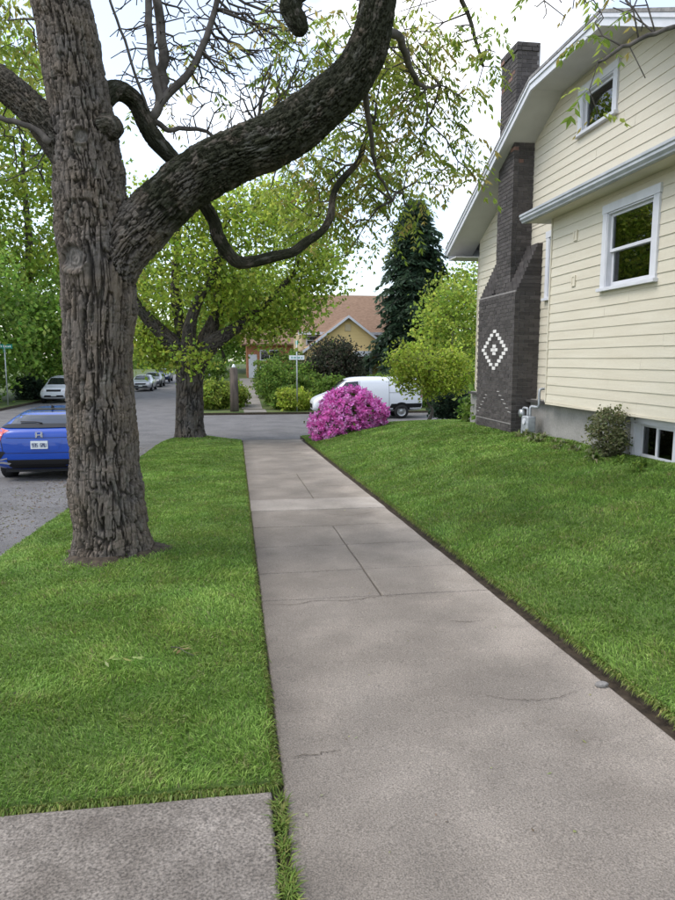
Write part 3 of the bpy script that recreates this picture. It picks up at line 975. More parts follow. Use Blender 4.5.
B_left = world_branch([(-1.35, 6.75, 3.3, .13), (-1.53, 6.75, 3.62, .155), (-1.7, 6.75, 3.86, .148), (-1.88, 6.75, 4.04, .14), (-2.06, 6.75, 4.16, .133), (-2.42, 6.75, 4.35, .12), (-3.2, 6.9, 5.0, .09), (-4.2, 7.0, 6.0, .05)])
B_behind = world_branch([(-1.23, 6.8, 4.0, .11), (-1.07, 6.95, 4.2, .095), (-.91, 7.1, 4.16, .088), (-.77, 7.15, 3.88, .09), (-.53, 7.2, 3.62, .074), (-.33, 7.25, 3.33, .072), (-.2, 7.3, 3.12, .064), (-.15, 7.3, 2.94, .072), (.01, 7.35, 2.73, .066),
                         (.2, 7.38, 2.73, .062), (.42, 7.4, 2.79, .056), (.62, 7.4, 2.84, .05), (.77, 7.4, 2.95, .05), (.93, 7.42, 3.06, .042), (1.03, 7.45, 3.22, .043), (1.06, 7.48, 3.42, .036), (1.13, 7.5, 3.58, .036), (1.35, 7.5, 3.83, .03), (1.42, 7.5, 4.05, .025), (1.52, 7.5, 4.25, .02)], 6)
B_stub = world_branch([(1.15, 6.35, 5.25, .08), (.93, 6.38, 5.05, .085), (.72, 6.35, 4.95, .09), (.56, 6.3, 4.84, .095), (.53, 6.3, 4.72, .095), (.59, 6.3, 4.60, .09), (.62, 6.3, 4.53, .07)])
B_knob = world_branch([(-1.2, 6.62, 3.75, .1), (-1.06, 6.6, 3.78, .09), (-1.02, 6.6, 3.7, .07)])
B_roots = [world_branch([(-1.24 + .24 * math.cos(a), 6.75 + .24 * math.sin(a), .15, .09), (-1.24 + .31 * math.cos(a), 6.75 + .31 * math.sin(a), -.12, .11), (-1.24 + .40 * math.cos(a), 6.75 + .40 * math.sin(a), -.30, .09)], 8)
           for a in (R(-60), R(-100), R(-150), R(10), R(70), R(140), R(-25))]
BODY = [B_trunk, B_limb, B_left, B_behind, B_stub, B_knob]

def lapl(V, E, it, f=.5):
    n = len(V)
    deg = np.bincount(E.ravel(), minlength=n)[:, None]
    for _ in range(it):
        S = np.zeros_like(V)
        for c in range(3):
            S[:, c] = np.bincount(E[:, 0], V[E[:, 1], c], n) + np.bincount(E[:, 1], V[E[:, 0], c], n)
        V = V + f * (S / np.maximum(deg, 1) - V)
    return V

def bark_body(name, branches, voxel, cw, cl, depth, parent, m, moss=None, smooth_it=10, base_col=(.16, .142, .125), seed=3, scars=()):
    T = Tubes()
    for b in branches: T.add(b[:, :3], b[:, 3], 20)
    tmp = obj('tmp', T.mesh('tmp'), None)
    md = tmp.modifiers.new('r', 'REMESH'); md.mode = 'VOXEL'; md.voxel_size = voxel; md.adaptivity = 0
    dg = bpy.context.evaluated_depsgraph_get(); dg.update()
    ev = tmp.evaluated_get(dg); me = ev.to_mesh()
    nv = len(me.vertices)
    V = np.empty(nv * 3); me.vertices.foreach_get('co', V); V = V.reshape(-1, 3)
    E = np.empty(len(me.edges) * 2, np.int32); me.edges.foreach_get('vertices', E); E = E.reshape(-1, 2)
    lt = np.empty(len(me.polygons), np.int32); me.polygons.foreach_get('loop_total', lt)
    li = np.empty(len(me.loops), np.int32); me.loops.foreach_get('vertex_index', li)
    assert (lt == 4).all()
    F = li.reshape(-1, 4)
    ev.to_mesh_clear()
    tm = tmp.data; bpy.data.objects.remove(tmp); bpy.data.meshes.remove(tm)
    V = lapl(V, E, smooth_it)
    # vertex normals
    fn = np.cross(V[F[:, 2]] - V[F[:, 0]], V[F[:, 3]] - V[F[:, 1]])
    Nn = np.zeros_like(V)
    for k in range(4):
        for c in range(3): Nn[:, c] += np.bincount(F[:, k], fn[:, c], nv)
    Nn /= np.maximum(np.linalg.norm(Nn, axis=1, keepdims=True), 1e-12)
    # nearest skeleton sample -> coordinates that run along the branch
    SP, SR, SA, SN, SB, SID, ST_ = [], [], [], [], [], [], []
    for bi, b in enumerate(branches):
        P = b[:, :3]; tt = np.gradient(P, axis=0); tt /= np.linalg.norm(tt, axis=1, keepdims=True)
        arc = np.concatenate([[0], np.cumsum(np.linalg.norm(np.diff(P, axis=0), axis=1))])
        n0 = np.cross(tt[0], [0, 1, 0.1]); n0 /= np.linalg.norm(n0)
        for i in range(len(P)):
            n0 = n0 - tt[i] * (n0 @ tt[i]); n0 /= np.linalg.norm(n0)
            SP.append(P[i]); SR.append(b[i, 3]); SA.append(arc[i] + bi * 17.3); SN.append(n0); SB.append(np.cross(tt[i], n0)); SID.append(bi); ST_.append(tt[i])
    SP, SR, SA, SN, SB, SID, ST_ = map(np.asarray, (SP, SR, SA, SN, SB, SID, ST_))
    idx = np.zeros(nv, int)
    for i in range(0, nv, 20000):
        d = np.linalg.norm(V[i:i + 20000, None] - SP[None], axis=2) - SR[None]
        idx[i:i + 20000] = d.argmin(1)
    off = V - SP[idx]
    q = np.stack([(off * SN[idx]).sum(1), (off * SB[idx]).sum(1), SA[idx] + (off * ST_[idx]).sum(1)], 1)
    rloc = SR[idx]
    sc = np.clip(rloc / .30, .35, 1.1)[:, None]
    qs = q / sc
    warp = np.stack([fbm(qs / np.array([.10, .10, .16]) + 3, 3, seed) - .5, fbm(qs / np.array([.10, .10, .16]) + 31, 3, seed + 5) - .5, 0 * q[:, 0]], 1)
    qw = qs + warp * .022
    # interlacing furrows: zero sets of two stretched noises
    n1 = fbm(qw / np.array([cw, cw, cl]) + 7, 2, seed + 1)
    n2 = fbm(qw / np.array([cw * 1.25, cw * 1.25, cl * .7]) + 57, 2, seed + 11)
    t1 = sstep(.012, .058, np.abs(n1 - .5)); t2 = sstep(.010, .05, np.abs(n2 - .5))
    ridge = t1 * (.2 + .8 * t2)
    n3 = fbm(qw / np.array([.13, .13, .06]) + 97, 2, seed + 21)
    fine = sstep(.0, .05, np.abs(n3 - .5))
    _, _, idv = worley(qw / np.array([.07, .07, .16]), seed)
    rough = fbm(q / np.array([.016, .016, .045]), 3, seed + 40)
    amp = depth * np.clip(rloc / .30, .12, 1.15)
    disp = amp * (ridge * (.8 + .35 * idv) * (.78 + .22 * fine) + .32 * (rough - .5) - .75)
    lump = (fbm(q / .35 + 50, 2, seed + 60) - .5) * .06 * rloc / .3
    scar_in = np.zeros(nv)
    for (sc_c, sa, sb) in scars:
        dd = np.sqrt(((V[:, 0] - sc_c[0]) / sa) ** 2 + ((V[:, 2] - sc_c[2]) / sb) ** 2) + (V[:, 1] > sc_c[1] + .25) * 9 + (fbm(q / .06, 2, 3) - .5) * .35
        ins = 1 - sstep(.75, .95, dd)
        rim = np.exp(-((dd - 1.08) / .20) ** 2)
        disp = disp * (1 - ins) + ins * (-.022 + .010 * np.sin(dd * 16) * .5 + .012 * (rough - .5)) + rim * .026
        scar_in = np.maximum(scar_in, ins)
    V = V + Nn * (disp + lump)[:, None]
    # pigment: weathered grey plates, brown underbark with painted furrow shade, moss on damp limbs
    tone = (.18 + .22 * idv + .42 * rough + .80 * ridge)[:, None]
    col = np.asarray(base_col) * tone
    warm = fbm(q / .2 + 11, 3, seed + 70)[:, None]
    col = col * (1 + (warm - .5) * np.array([.35, .15, -.15]))
    col = col * (1 - scar_in[:, None] * .75) + np.array([.16, .147, .13]) * (.7 + .6 * rough[:, None]) * scar_in[:, None] * .75
    if moss is not None:
        mm = np.asarray([moss.get(int(s), 0) for s in SID])[idx] * np.where(np.asarray(SID)[idx] == 1, sstep(.5, 1.5, q[:, 2] - 17.3), 1)
        mm = np.clip(mm * (fbm(q / .25 + 90, 4, seed + 80) * 2.6 - .15), 0, 1)[:, None]
        mm = mm * (1 - .6 * sstep(.62, .72, fbm(q / .07 + 5, 3, seed + 95)))[:, None]
        gcol = np.array([.028, .029, .017]) * (.7 + .6 * rough[:, None])
        col = col * (1 - mm) + gcol * mm
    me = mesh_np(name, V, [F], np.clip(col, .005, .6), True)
    at = me.attributes.new('BarkCo', 'FLOAT_VECTOR', 'POINT')
    at.data.foreach_set('vector', np.asarray(q, np.float32).ravel())
    return obj(name, me, m, parent)

big = empty('street_tree', (-1.24, 6.75, -.27))
tag(big, 'big street tree with deeply furrowed grey bark and heavy mossy limb over the sidewalk', 'tree')
def bigpart(o, parent=None):
    o.data.transform(Matrix.Translation(Vector((1.24, -6.75, .27)))); o.parent = parent or big; return o
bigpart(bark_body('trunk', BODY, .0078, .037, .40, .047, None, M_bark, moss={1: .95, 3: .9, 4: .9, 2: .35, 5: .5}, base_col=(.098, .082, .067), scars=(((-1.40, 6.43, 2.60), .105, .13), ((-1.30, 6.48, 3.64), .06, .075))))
# healed cut scar on the trunk
r = np.random.default_rng(5)
TW = Tubes()
for rows_ in ([(-1.59, 6.6, 3.61, .034), (-1.75, 6.6, 3.74, .026), (-2.0, 6.6, 3.8, .024), (-2.32, 6.6, 3.84, .02), (-2.9, 6.7, 4.0, .012)],
              [(-.80, 7.14, 4.02, .046), (-.69, 7.2, 4.2, .044), (-.75, 7.2, 4.64, .039), (-.76, 7.2, 5.13, .034), (-.7, 7.2, 5.8, .02)],
              [(-.79, 7.14, 4.0, .036), (-.66, 7.2, 4.23, .042), (-.33, 7.2, 4.6, .037), (-.13, 7.2, 5.1, .029), (-.03, 7.2, 5.45, .024), (.1, 7.2, 6.0, .015)],
              [(-.66, 7.25, 4.25, .05), (-.66, 7.3, 4.5, .05), (-.66, 7.3, 4.77, .048), (-.70, 7.3, 5.18, .044), (-.8, 7.3, 6.0, .03)],
              [(-.79, 7.05, 4.08, .013), (-.95, 7.0, 4.58, .013), (-1.09, 7.0, 5.01, .012), (-1.25, 7.0, 5.51, .011), (-1.42, 6.9, 6.1, .011)],
              [(-.8, 7.1, 4.05, .03), (-.62, 7.3, 3.98, .026), (-.3, 7.35, 4.02, .02), (0, 7.4, 3.9, .014), (.3, 7.4, 4.05, .008)],
              [(-.75, 7.1, 3.9, .022), (-.6, 7.35, 3.72, .018), (-.4, 7.4, 3.66, .012), (-.15, 7.5, 3.75, .008)],
              [(1.6, 6.15, 6.2, .06), (2.4, 5.9, 6.6, .05), (3.3, 5.7, 6.5, .042), (4.1, 5.6, 5.9, .036), (4.42, 5.6, 5.2, .03), (4.1, 5.6, 4.64, .024), (3.69, 5.6, 4.46, .02), (3.29, 5.6, 4.32, .018), (3.02, 5.6, 4.15, .011)],
              [(2.4, 5.9, 6.55, .03), (2.75, 6.0, 5.9, .022), (2.8, 6.0, 5.3, .016), (2.75, 6.0, 4.95, .01)],
              [(1.28, 6.4, 4.6, .05), (1.55, 6.6, 4.7, .04), (1.75, 6.9, 4.55, .032), (1.95, 7.2, 4.5, .022), (2.2, 7.4, 4.6, .014)],
              [(1.42, 6.25, 5.5, .05), (1.9, 6.8, 5.6, .036), (2.4, 7.3, 5.4, .026), (2.75, 7.6, 4.9, .016)],
              [(1.2, 6.5, 4.3, .035), (1.35, 6.9, 4.0, .026), (1.5, 7.3, 3.7, .018), (1.75, 7.6, 3.45, .01)]):
    q = spline(np.asarray(rows_), 5)
    q[1:-1, :3] += r.normal(0, .008, (len(q) - 2, 3))
    TW.add(q[:, :3], q[:, 3], 8)
    BODY.append(q)
skel = np.concatenate([b[:, :3] for b in BODY if True])
skel = skel[skel[:, 2] > 2.6]
regs = [((1.45, 7.5, 4.6), (.75, .8, .85), 150, .75), ((1.35, 8.3, 3.75), (1.15, .6, .85), 200, .9), ((2.1, 7.5, 4.9), (.75, .6, .75), 110, .65), ((-2.35, 7.6, 5.1), (.8, .8, .65), 110, .6),
        ((-.2, 7.45, 4.75), (1.05, .5, .95), 950, .012), ((.55, 7.5, 4.75), (.6, .6, .75), 260, .10), ((3.1, 5.8, 4.75), (.75, .35, .36), 85, .04), ((2.35, 7.5, 4.0), (.45, .5, .55), 34, .9), ((.3, 6.6, 7.0), (3.0, 2.4, 1.2), 60, .4), ((-2.2, 7.2, 3.7), (.55, .5, .6), 80, .08)]
A, lf = [], []
for c, rad, n, pl in regs:
    A.append(ellipsoid_pts(n, c, rad, .1, r, .15)); lf.append(r.random(n) < pl)
A = np.concatenate(A); lf = np.concatenate(lf)
# hand-placed drooping tips by the gable
A = np.concatenate([A, [(2.98, 5.65, 3.95), (3.05, 5.62, 3.75), (2.62, 6.0, 4.75), (3.45, 5.6, 4.05)]]); lf = np.concatenate([lf, [True, True, False, False]])
N, par, tip = grow(list(skel), A, step=.17, jit=.2, r=r, arc=.03)
twigs_into(TW, N, par, len(skel), r_tip=.0050, power=.36, k=6, r_max=.022)
bigpart(obj('branches', TW.mesh('branches'), M_twig))
# pinnate leaves at the tips: hanging leaflets along a rachis
tips = np.asarray([N[i] for i in tip])[lf]
LV, LF, LC, nn = [], [], [], 0
WAL = [(.30, .38, .06), (.36, .43, .08), (.24, .33, .05), (.40, .42, .10), (.20, .29, .05), (.40, .33, .10)]
for p in tips:
    for q in range(int(r.integers(2, 4))):
        a = r.uniform(0, 2 * math.pi); out = np.array([math.cos(a), math.sin(a), r.uniform(-.5, .35)])
        Lr = r.uniform(.16, .30); k = int(r.integers(4, 7))
        col0 = np.asarray(WAL[int(r.integers(0, len(WAL)))]) * r.uniform(.8, 1.25)
        side = np.cross(out, (0, 0, 1)); side /= np.linalg.norm(side)
        t = (np.arange(k) + 1) / k
        spine = p + out * (t * Lr)[:, None] + np.array([0, 0, -1]) * (t ** 2 * Lr * .6)[:, None]
        P = np.concatenate([spine, spine, spine[-1:]])
        D = np.concatenate([np.tile(side * .8 + out * .4 + (0, 0, -.55), (k, 1)), np.tile(-side * .8 + out * .4 + (0, 0, -.55), (k, 1)), [out + (0, 0, -.9)]]) + r.normal(0, .18, (2 * k + 1, 3))
        U = np.tile([0, 0, 1.0], (len(P), 1)) + r.normal(0, .3, (len(P), 3))
        s = r.uniform(.06, .105) * r.uniform(.8, 1.15, len(P))
        v, f, c = leaf_quads(P, D, U, s, s * .36, np.clip(col0 * (1 + r.normal(0, .1, (len(P), 1))), .01, 1))
        LV.append(v); LF.append(f + nn); LC.append(c); nn += len(v)
bigpart(obj('crown', mesh_np('crown', np.concatenate(LV), [np.concatenate(LF)], np.concatenate(LC)), M_leaf))

# ------------------------------------------------------------------ second street tree (maple) at the corner
mp_root = empty('maple_tree', (-1.47, 22.0, -.85))
tag(mp_root, 'spreading maple with thick dark trunk at the street corner end of the lawn', 'tree')
def mpart(o):
    o.data.transform(Matrix.Translation(Vector((1.47, -22, .85)))); o.parent = mp_root; return o
MB = [world_branch([(-1.50, 22, -1.15, .66), (-1.50, 22, -.80, .54), (-1.5, 22, -.36, .45), (-1.47, 22, .44, .42), (-1.45, 22, 1.23, .43), (-1.42, 22, 1.75, .43)]),
      world_branch([(-1.38, 22, 1.2, .3), (-1.89, 22, 2.1, .28), (-2.33, 21.9, 2.6, .22), (-2.68, 21.8, 2.99, .18), (-3.05, 21.7, 3.54, .14), (-3.4, 21.5, 4.6, .09)]),
      world_branch([(-1.38, 22, 1.3, .3), (-.8, 22, 2.15, .27), (-.23, 22, 2.55, .2), (.37, 22.1, 2.96, .155), (1.11, 22.2, 3.59, .11), (2.0, 22.3, 4.6, .07)]),
      world_branch([(-1.38, 22, 1.4, .28), (-.96, 22.2, 2.33, .25), (-.6, 22.4, 3.11, .2), (-.48, 22.5, 3.88, .155), (-.43, 22.6, 4.73, .12), (-.2, 22.6, 6.5, .07)]),
      world_branch([(-1.44, 22, 1.4, .28), (-1.41, 21.7, 2.63, .2), (-1.08, 21.5, 3.56, .15), (-.64, 21.3, 4.2, .12), (-.3, 20.9, 5.5, .06)]),
      world_branch([(-1.5, 22, 1.5, .25), (-1.7, 22.4, 2.6, .19), (-1.9, 22.7, 4.0, .14), (-1.7, 22.9, 6.0, .08)])]
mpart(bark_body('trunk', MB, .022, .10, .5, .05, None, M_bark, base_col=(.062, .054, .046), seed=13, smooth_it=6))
r = np.random.default_rng(8)
sk = np.concatenate([b[:, :3] for b in MB]); sk = sk[sk[:, 2] > 2.0]
# crown is three overlapping lobes with a ragged skirt
Am = np.concatenate([ellipsoid_pts(120, (-1.8, 22.0, 5.0), (1.9, 2.5, 2.2), .5, r), ellipsoid_pts(150, (.9, 22.1, 5.1), (2.4, 2.5, 2.2), .5, r), ellipsoid_pts(50, (0, 21.8, 6.5), (2.0, 2.0, 1.1), .3, r),
                     ellipsoid_pts(48, (-2.6, 22.6, 2.2), (1.0, 1.0, .75), .2, r), ellipsoid_pts(52, (1.0, 22.5, 3.0), (1.6, 1.2, .85), .2, r), ellipsoid_pts(7, (-1.25, 21.3, 1.75), (.4, .2, .4), .2, r), ellipsoid_pts(30, (-.6, 23.8, 3.6), (2.2, .6, 1.3), .2, r), ellipsoid_pts(46, (2.6, 22.4, 4.6), (.95, 1.2, 1.2), .2, r)])
N, par, tip = grow(list(sk), Am, step=.4, jit=.2, r=r)
T = Tubes(); twigs_into(T, N, par, len(sk), .009, .44, 5, .06)
mpart(obj('branches', T.mesh('branches'), M_bark2))
V, F, Cc = leaf_clumps(Am, 50, .35, .145, [tuple(np.array(c) * 1.35) for c in MAPLE], up=.62, r=r, droop=.35)
mpart(obj('crown', mesh_np('crown', V, [F], Cc), M_leaf))

# ------------------------------------------------------------------ trees beyond the streets
G1 = 'trees across the street'
def ztop(y): return float(gz(y))
spec = [
    ('leafy_tree', 'bright green leafy tree behind the green street sign', (-16.0, 43.5), 2.5, .28, (0, 0, 5.0), (4.3, 3.6, 4.8), 330, 60, .55, .30, GREEN, 1),
    ('leafy_tree', 'rounded low green tree over the white parked car', (-12.6, 50), 2.2, .25, (.6, 0, 4.4), (3.6, 3.4, 4.1), 240, 56, .55, .32, GREEN, 2),
    ('tall_tree', 'very tall yellow-green tree rising behind the furrowed trunk', (-15.5, 56), 6, .5, (0, 0, 15.0), (6.6, 6, 10.5), 480, 56, .95, .42, YELLOWGREEN, 3),
    ('tall_tree', 'tall yellow-green tree beside the street sign corner', (-22, 50), 5, .5, (0, 0, 13.0), (6.5, 6, 10.0), 360, 52, .95, .42, YELLOWGREEN, 4),
    ('tall_tree', 'tall green tree above the row of far parked cars', (-12.6, 78), 4, .4, (0, 0, 10.0), (5.2, 5, 8.0), 300, 50, .85, .44, GREEN, 5),
    ('leafy_tree', 'small green tree beyond the wooden post', (-1.2, 66), 2.5, .25, (0, 0, 5.2), (3.6, 3, 4.2), 200, 46, .6, .36, GREEN, 6),
    ('leafy_tree', 'green tree rising behind the orange brick house', (2.4, 68), 3, .3, (0, 0, 6.2), (4.2, 3.5, 4.6), 220, 48, .7, .38, YELLOWGREEN, 7),
    ('leafy_tree', 'light green tree between dark conifer and cream house', (11.7, 36), 1.8, .12, (0, 0, 3.9), (2.1, 2.0, 3.1), 190, 56, .38, .22, YELLOWGREEN, 8),
    ('leafy_tree', 'pale green tree behind the house eave', (15.6, 43), 2.5, .2, (0, 0, 5.0), (3.4, 3, 4.6), 220, 46, .55, .28, YELLOWGREEN, 9),
    ('leafy_tree', 'dense green tree at the end of the street', (-6.5, 118), 3, .3, (0, 0, 5.4), (6.5, 4, 5.0), 200, 44, .9, .55, GREEN, 10),
    ('leafy_tree', 'shady green tree along the far left verge', (-27, 34), 3, .3, (0, 0, 6.0), (5.5, 5, 5.5), 240, 44, .8, .42, GREEN, 11),
    ('leafy_tree', 'green tree across the street beside the parked blue car', (-19, 22), 3, .3, (0, 0, 6.5), (4.8, 5, 5.5), 240, 44, .8, .40, GREEN, 12),
]
for nm, lb, (x, y), th, tr, cc, cr, ncl, per, spr, sz, pal, sd_ in spec:
    zb = float(far_yard(x, y)) if x > -2 and y > 36.5 else ztop(y)
    tree(nm, lb, (x, y, zb), th, tr, cc, cr, ncl, per, spr, sz, [tuple(np.array(c) * 1.4) for c in pal], group=G1, seed=sd_)

# conifer
def conifer(base, h, rad, label, seed=1):
    r = np.random.default_rng(seed)
    root = empty('conifer_tree', base); tag(root, label, 'tree')
    T = Tubes(); T.add([(0, 0, -.2), (0, 0, h * .5), (0, 0, h * .98)], [.28, .16, .03], 8)
    LV, LF, LC, nn = [], [], [], 0
    nb = 430
    for i in range(nb):
        t = (i + .5) / nb
        z = .6 + (h - .7) * t
        a = i * 2.39996 + r.normal(0, .2)
        L = rad * (1 - t) ** .52 * (r.uniform(.5, 1.15) + .22 * math.sin(a * 2 + z * .9)) + .3
        out = np.array([math.cos(a), math.sin(a), 0])
        s_ = np.linspace(0, 1, 7)[:, None]
        P = np.array([0, 0, z]) + out * s_ * L + np.array([0, 0, 1]) * (.25 * np.sin(s_ * 2.2) * L * .6 - .38 * s_ ** 2 * L)
        T.add(P[::2], np.linspace(.03, .006, 4), 4)
        m = int(50 + 80 * (1 - t))
        tt = r.random(m) ** .7
        base_p = np.array([np.interp(tt, np.linspace(0, 1, 7), P[:, c]) for c in range(3)]).T
        side = np.array([-out[1], out[0], 0])
        D = side * r.normal(0, 1, (m, 1)) + out * r.uniform(.2, 1.0, (m, 1)) + np.array([0, 0, -1]) * r.uniform(.1, .9, (m, 1))
        base_p = base_p + D * r.uniform(0, .22, (m, 1))
        v, f, c = leaf_quads(base_p, D, np.tile([0, 0, 1.0], (m, 1)) + r.normal(0, .4, (m, 3)), r.uniform(.28, .5, m), r.uniform(.10, .2, m), pick_cols(m, DARK, .25, r) * 1.45)
        LV.append(v); LF.append(f + nn); LC.append(c); nn += len(v)
    obj('trunk', T.mesh('trunk'), M_bark2, root)
    obj('crown', mesh_np('crown', np.concatenate(LV), [np.concatenate(LF)], np.concatenate(LC)), M_leaf, root)
conifer((11.75, 44.5, float(far_yard(0, 44.5))), 12.6, 2.9, 'tall dark conifer standing right of the yellow house')

# distant wood closing the horizon
r = np.random.default_rng(77)
Cw = []
for i in range(1300):
    x = r.uniform(-130, 120); y = 150 + r.uniform(0, 12) + .0015 * x * x * -1
    Cw.append((x, y, r.uniform(-.5, 1) ** 1 * (6 + 4.0 * math.sin(x * .13) + 2 * math.sin(x * .41))))
V, F, Cc = leaf_clumps(np.asarray(Cw), 24, 1.6, 1.0, GREEN, r=r)
tag(obj('distant_wood', mesh_np('distant_wood', V, [F], Cc), M_leaf), 'far-off green wood closing the horizon behind the houses', 'wood', kind='stuff')

# ------------------------------------------------------------------ shrubs
def shrub(name, label, base, rad, n_cl, per, spread, size, palette, group=None, m=None, cat='shrub', seed=0, up=.5, part='foliage', stems=7):
    r = np.random.default_rng(500 + seed)
    root = empty(name, base); tag(root, label, cat, group)
    A = ellipsoid_pts(n_cl, (0, 0, rad[2] * .98), rad, .5, r, .22)
    A = A[A[:, 2] > .05]
    T = Tubes()
    for i in range(stems):
        q = A[int(r.integers(0, len(A)))]
        P = spline([(r.normal(0, .05), r.normal(0, .05), -.1), tuple(q * np.array([.35, .35, .4])), tuple(q * .95)], 4)
        T.add(P, np.linspace(.02 + rad[2] * .01, .005, len(P)), 5)
    obj('stem', T.mesh('stem'), M_bark2, root)
    V, F, Cc = leaf_clumps(A, per, spread, size, palette, up=up, r=r)
    V[:, 2] = np.maximum(V[:, 2], .0)
    obj(part, mesh_np(part, V, [F], Cc), m or M_leaf, root)
    return root

# rhododendron: domed mass of magenta trusses over dark leaves
def rhodo():
    r = np.random.default_rng(42)
    bx0, by0 = 3.35, 20.4
    bz = float(bank(3.35, 20.4)) - .08
    root = empty('flowering_rhododendron', (bx0, by0, bz))
    tag(root, 'magenta flowering rhododendron bush spilling over the sidewalk edge', 'shrub')
    lobes = [((.02, 0, .78), (.88, .9, .64), 430), ((-.58, -.15, .28), (.62, .7, .55), 230), ((.62, .05, .62), (.62, .7, .5), 190), ((-.2, -.45, .38), (.8, .5, .55), 190), ((.15, .1, .92), (.5, .5, .46), 130), ((-.35, -.3, .85), (.4, .45, .3), 60), ((.5, -.4, .45), (.4, .35, .35), 60)]
    C = np.concatenate([ellipsoid_pts(n, c, rd, .82, r, .16) for c, rd, n in lobes])
    C = C[C[:, 2] > -.35]
    LV, LF, LC, nn = [], [], [], 0
    pal = [(.76, .17, .53), (.80, .25, .62), (.66, .12, .45), (.83, .38, .70), (.78, .19, .57)]
    cen = np.array([-.05, 0, .45])
    for c in C:
        o = c - cen; o /= np.linalg.norm(o)
        tone = r.uniform(.75, 1.2); base = np.asarray(pal[int(r.integers(0, len(pal)))])
        k = int(r.integers(13, 20))
        D = o * .55 + r.normal(0, .62, (k, 3))
        P = c + r.normal(0, .035, (k, 3))
        v, f, cl = leaf_quads(P, D, np.tile(o, (k, 1)) + r.normal(0, .3, (k, 3)), r.uniform(.06, .10, k), r.uniform(.055, .09, k), np.clip(base * tone * (1 + r.normal(0, .12, (k, 1))), .01, .9))
        LV.append(v); LF.append(f + nn); LC.append(cl); nn += len(v)
    obj('blossom', mesh_np('blossom', np.concatenate(LV), [np.concatenate(LF)], np.concatenate(LC)), M_petal, root)
    inner = C[::2] * .84 + cen * .16
    V, F, Cc = leaf_clumps(inner, 5, .10, .10, [(.10, .15, .04), (.13, .19, .05)], r=r)
    obj('foliage', mesh_np('foliage', V, [F], Cc), M_leaf, root)
    T = Tubes()
    for i in range(14):
        q = inner[int(r.integers(0, len(inner)))]
        P = spline([(r.normal(0, .1), r.normal(0, .1), -.15), tuple(q * .5), tuple(q)], 4); T.add(P, np.linspace(.03, .008, len(P)), 5)
    obj('stem', T.mesh('stem'), M_bark2, root)
rhodo()

LIME = [(.31, .40, .045), (.38, .46, .06), (.24, .33, .04), (.42, .48, .09)]
jm = tree('small_maple_tree', 'low spreading lime-green ornamental maple beside the white van', (6.95, 24.0, -.40), .8, .055, (0, 0, 1.75), (1.75, 1.4, .95), 170, 60, .2, .13, LIME, seed=40, shell=.2)
shrub('dark_bush', 'dark purplish round bush before the yellow gabled house', (5.7, 40.5, float(far_yard(0, 40.5)) - .1), (1.85, 1.5, 1.85), 260, 46, .26, .17, [(.05, .06, .035), (.07, .075, .045), (.09, .07, .055), (.035, .05, .028)], seed=1)
shrub('lime_shrub', 'yellow-green mounded shrub on the far corner by the van nose', (3.05, 35.4, -.95), (.95, .7, .62), 80, 40, .15, .14, LIME, seed=2)
k = 10
garden = [(-1.3, 37.0, 1.0, .8, .75, YELLOWGREEN, 'yellow-green shrub left of the wooden post'), (-.2, 37.6, .8, .8, .7, YELLOWGREEN, 'leafy garden shrub right behind the wooden post'), (2.2, 38.2, .9, .9, 1.3, GREEN, 'loose green garden shrub beside the concrete path'),
          (3.3, 37.4, 1.0, .9, .9, GREEN, 'green garden shrub behind the corner sign pole'), (1.9, 42.0, .8, .9, 1.25, GREEN, 'tall garden shrub along the path to the brick house'), (4.0, 39.0, 1.0, .9, 1.15, GREEN, 'grassy garden shrub in front of the dark round bush'),
          (2.6, 36.5, .7, .5, .55, GREEN, 'low garden shrub beside the yellow-green mound'), (8.4, 37.5, 1.4, .9, .9, GREEN, 'green shrub behind the roof of the van'), (11.0, 37.0, 1.6, 1.0, 1.0, GREEN, 'broad green shrub behind the rear of the van'),
          (-1.7, 45, 1.2, 1, 1.2, GREEN, 'shaded shrub deep in the far left garden'), (3.4, 45.5, 1.2, 1, 1.5, GREEN, 'pale shrub against the yellow house corner'),
          (8.4, 25.4, .9, .7, .55, DARK, 'dark strap-leaved clump under the ornamental maple'), (9.7, 26.0, 1.0, .8, .62, GREEN, 'green strap-leaved clump near the house corner'), (10.5, 27.6, 1.4, 1.0, 1.1, GREEN, 'leafy shrub between ornamental maple and house'),
          (6.2, 16.2, .42, .35, .42, GREEN, 'leafy plant at the far foot of the chimney'), (-15.5, 39.5, 1.6, 1.0, .6, GREEN, 'low hedge plant below the street sign'), (-13.6, 47.5, 1.0, 1.0, .8, DARK, 'dark shrub behind the white parked car'),
          (-18.5, 38.5, 1.8, 1.2, 1.1, DARK, 'dark shrub on the far left corner'), (5.2, 36.9, 1.2, .7, .8, GREEN, 'green shrub behind the nose of the van')]
for i, (x, y, rx, ry, rz, pal, lb) in enumerate(garden):
    zb = float(far_yard(x, y)) if (x > -2.2 and y > 36.4) else (float(bank(min(x, 6), min(y, 22.5))) if y < 30 else ztop(y))
    if y < 30 and y > 23: zb = -.55
    shrub('garden_shrub', lb, (x, y, zb - .05), (rx, ry, rz), int(60 + 40 * rx), 40, .17, .13 if y < 30 else .16, pal, group='garden shrubs', seed=10 + i)
